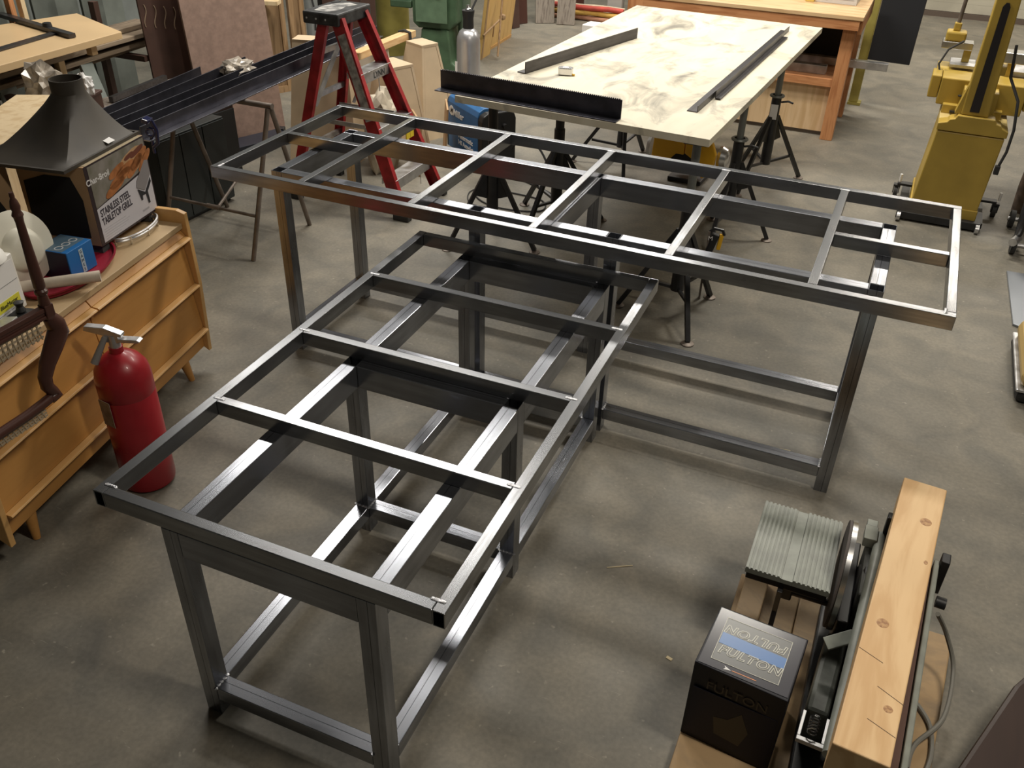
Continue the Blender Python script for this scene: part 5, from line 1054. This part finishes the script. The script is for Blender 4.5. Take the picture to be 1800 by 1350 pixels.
# box with the mirrored lettering
FB = thing('hitch_box', 'black glossy carton with a blue band and twin lettering on its lid', 'box', (2.350, -.955, .0455), R(-4.5))
BG = mat('gloss_black_card', (.006, .006, .012), .45, spec=.3)
obj('carton', MB().prism([(-.118, -.100), (.112, -.105), (.112, .105), (-.115, .105)], 0, .281), BG, FB, bevel=.002)
TP = mat('gloss_slate_film', (.085, .085, .10), .16, 0, coat=1.0)
obj('lid_film', MB().b2(-.112, .108, -.096, .100, .2812, .2822), TP, FB, bevel=.0004)
obj('lid_print', MB().b2(-.085, .078, -.070, .072, .2823, .2829), mat('lid_print_grey', (.115, .12, .118), .3, coat=.5), FB, bevel=.0002)
obj('blue_band', MB().prism([(-.084, -.016), (.079, -.020), (.079, .016), (-.084, .022)], .2830, .2835), mat('band_blue', (.05, .17, .45), .3, coat=.5), FB)
bo = MB(); fr_ = .0013
for (a, b, c, d) in ((-.087, .080, -.072, -.072 + fr_), (-.087, .080, .073, .073 + fr_), (-.087, -.087 + fr_, -.0706, .0729), (.080 - fr_, .080, -.0706, .0729)): bo.b2(a, b, c, d, .2830, .2834)
obj('print_border', bo, mat('print_silver', (.66, .66, .58), .35), FB)
SL = MATS['print_silver']; DKG = mat('letter_fill', (.05, .05, .052), .3)
for nm, s_, y, up_ in (('lettering', 1, -.034, (0, 1, 0)), ('lettering', -1, .038, (0, -1, 0))):
    text(nm, 'FULTON', .037, basis((-.002, y, .2837), (s_, 0, 0), up_), SL, FB, ext=.0001, bold=.0017, shear=.22, sx=.98, spacing=1.15)
    text(nm, 'FULTON', .037, basis((-.002, y, .2841), (s_, 0, 0), up_), DKG, FB, ext=.0001, bold=-.0001, shear=.22, sx=.98, spacing=1.15)
obj('orange_arrow', MB().b2(-.03, .03, -.086, -.084, .2824, .2829), mat('orange_print', (.8, .3, .12), .4), FB)
obj('hand_print', MB().prism([(-.05, -.090), (-.032, -.086), (-.05, -.078), (-.046, -.084)], .2824, .2829), mat('white_print2', (.8, .8, .8), .4), FB)
DN = mat('navy_print', (.006, .006, .020), .5, spec=.3); GD = mat('dim_gold_print', (.028, .022, .012), .4)
obj('front_print', MB().b2(-.108, .104, -.1055, -.1045, .02, .20), DN, FB); text('lettering', 'FULTON', .040, basis((-.002, -.1058, .222), (1, 0, 0), (0, 0, 1)), GD, FB, ext=.0002)
obj('front_emblem', MB().prism([(-.035, .06), (.03, .05), (.045, .11), (.02, .17), (-.01, .13), (-.045, .12)], 0, .0004, Matrix.Translation((0, -.1056, 0)) @ Matrix.Rotation(PI / 2, 4, 'X')), GD, FB)

# ------------------------------------------------------------------ litter on the floor
def chip(label, x, y, L0, rz, c=(.62, .52, .33), w_=.0025):
    tag(obj('wood_sliver', MB().bar((-L0 / 2, 0, .0012), (L0 / 2, 0, .0015), w_, .002), mat('sliver', c, .7), M=Matrix.Translation((x, y, .0)) @ Matrix.Rotation(rz, 4, 'Z')), label, 'wood sliver', 'litter on the floor')
chip('long straw-coloured sliver on the floor right of the lower frame', 1.885, -.50, .085, .55)
chip('tiny pale chip on the floor below the long sliver', 2.13, -.79, .018, -.3, (.75, .70, .60), .010)
chip('short dark curl on the floor inside the far frame lower rails', 2.27, .36, .04, .1, (.10, .09, .07), .004)

t = thing('wall_ladder', 'orange and tan wooden uprights at the very upper left corner', 'frame', (-2.52, 1.36, 0))
obj('orange_upright', MB().b2(-.02, .02, -.045, -.01, 0, 1.5), DOUG, t, bevel=.002); obj('tan_upright', MB().b2(-.02, .02, .035, .065, 0, 1.5), BIRCH, t, bevel=.002); obj('cross_rail', MB().b2(-.015, .015, -.0095, .0345, .86, .89), BIRCH, t)
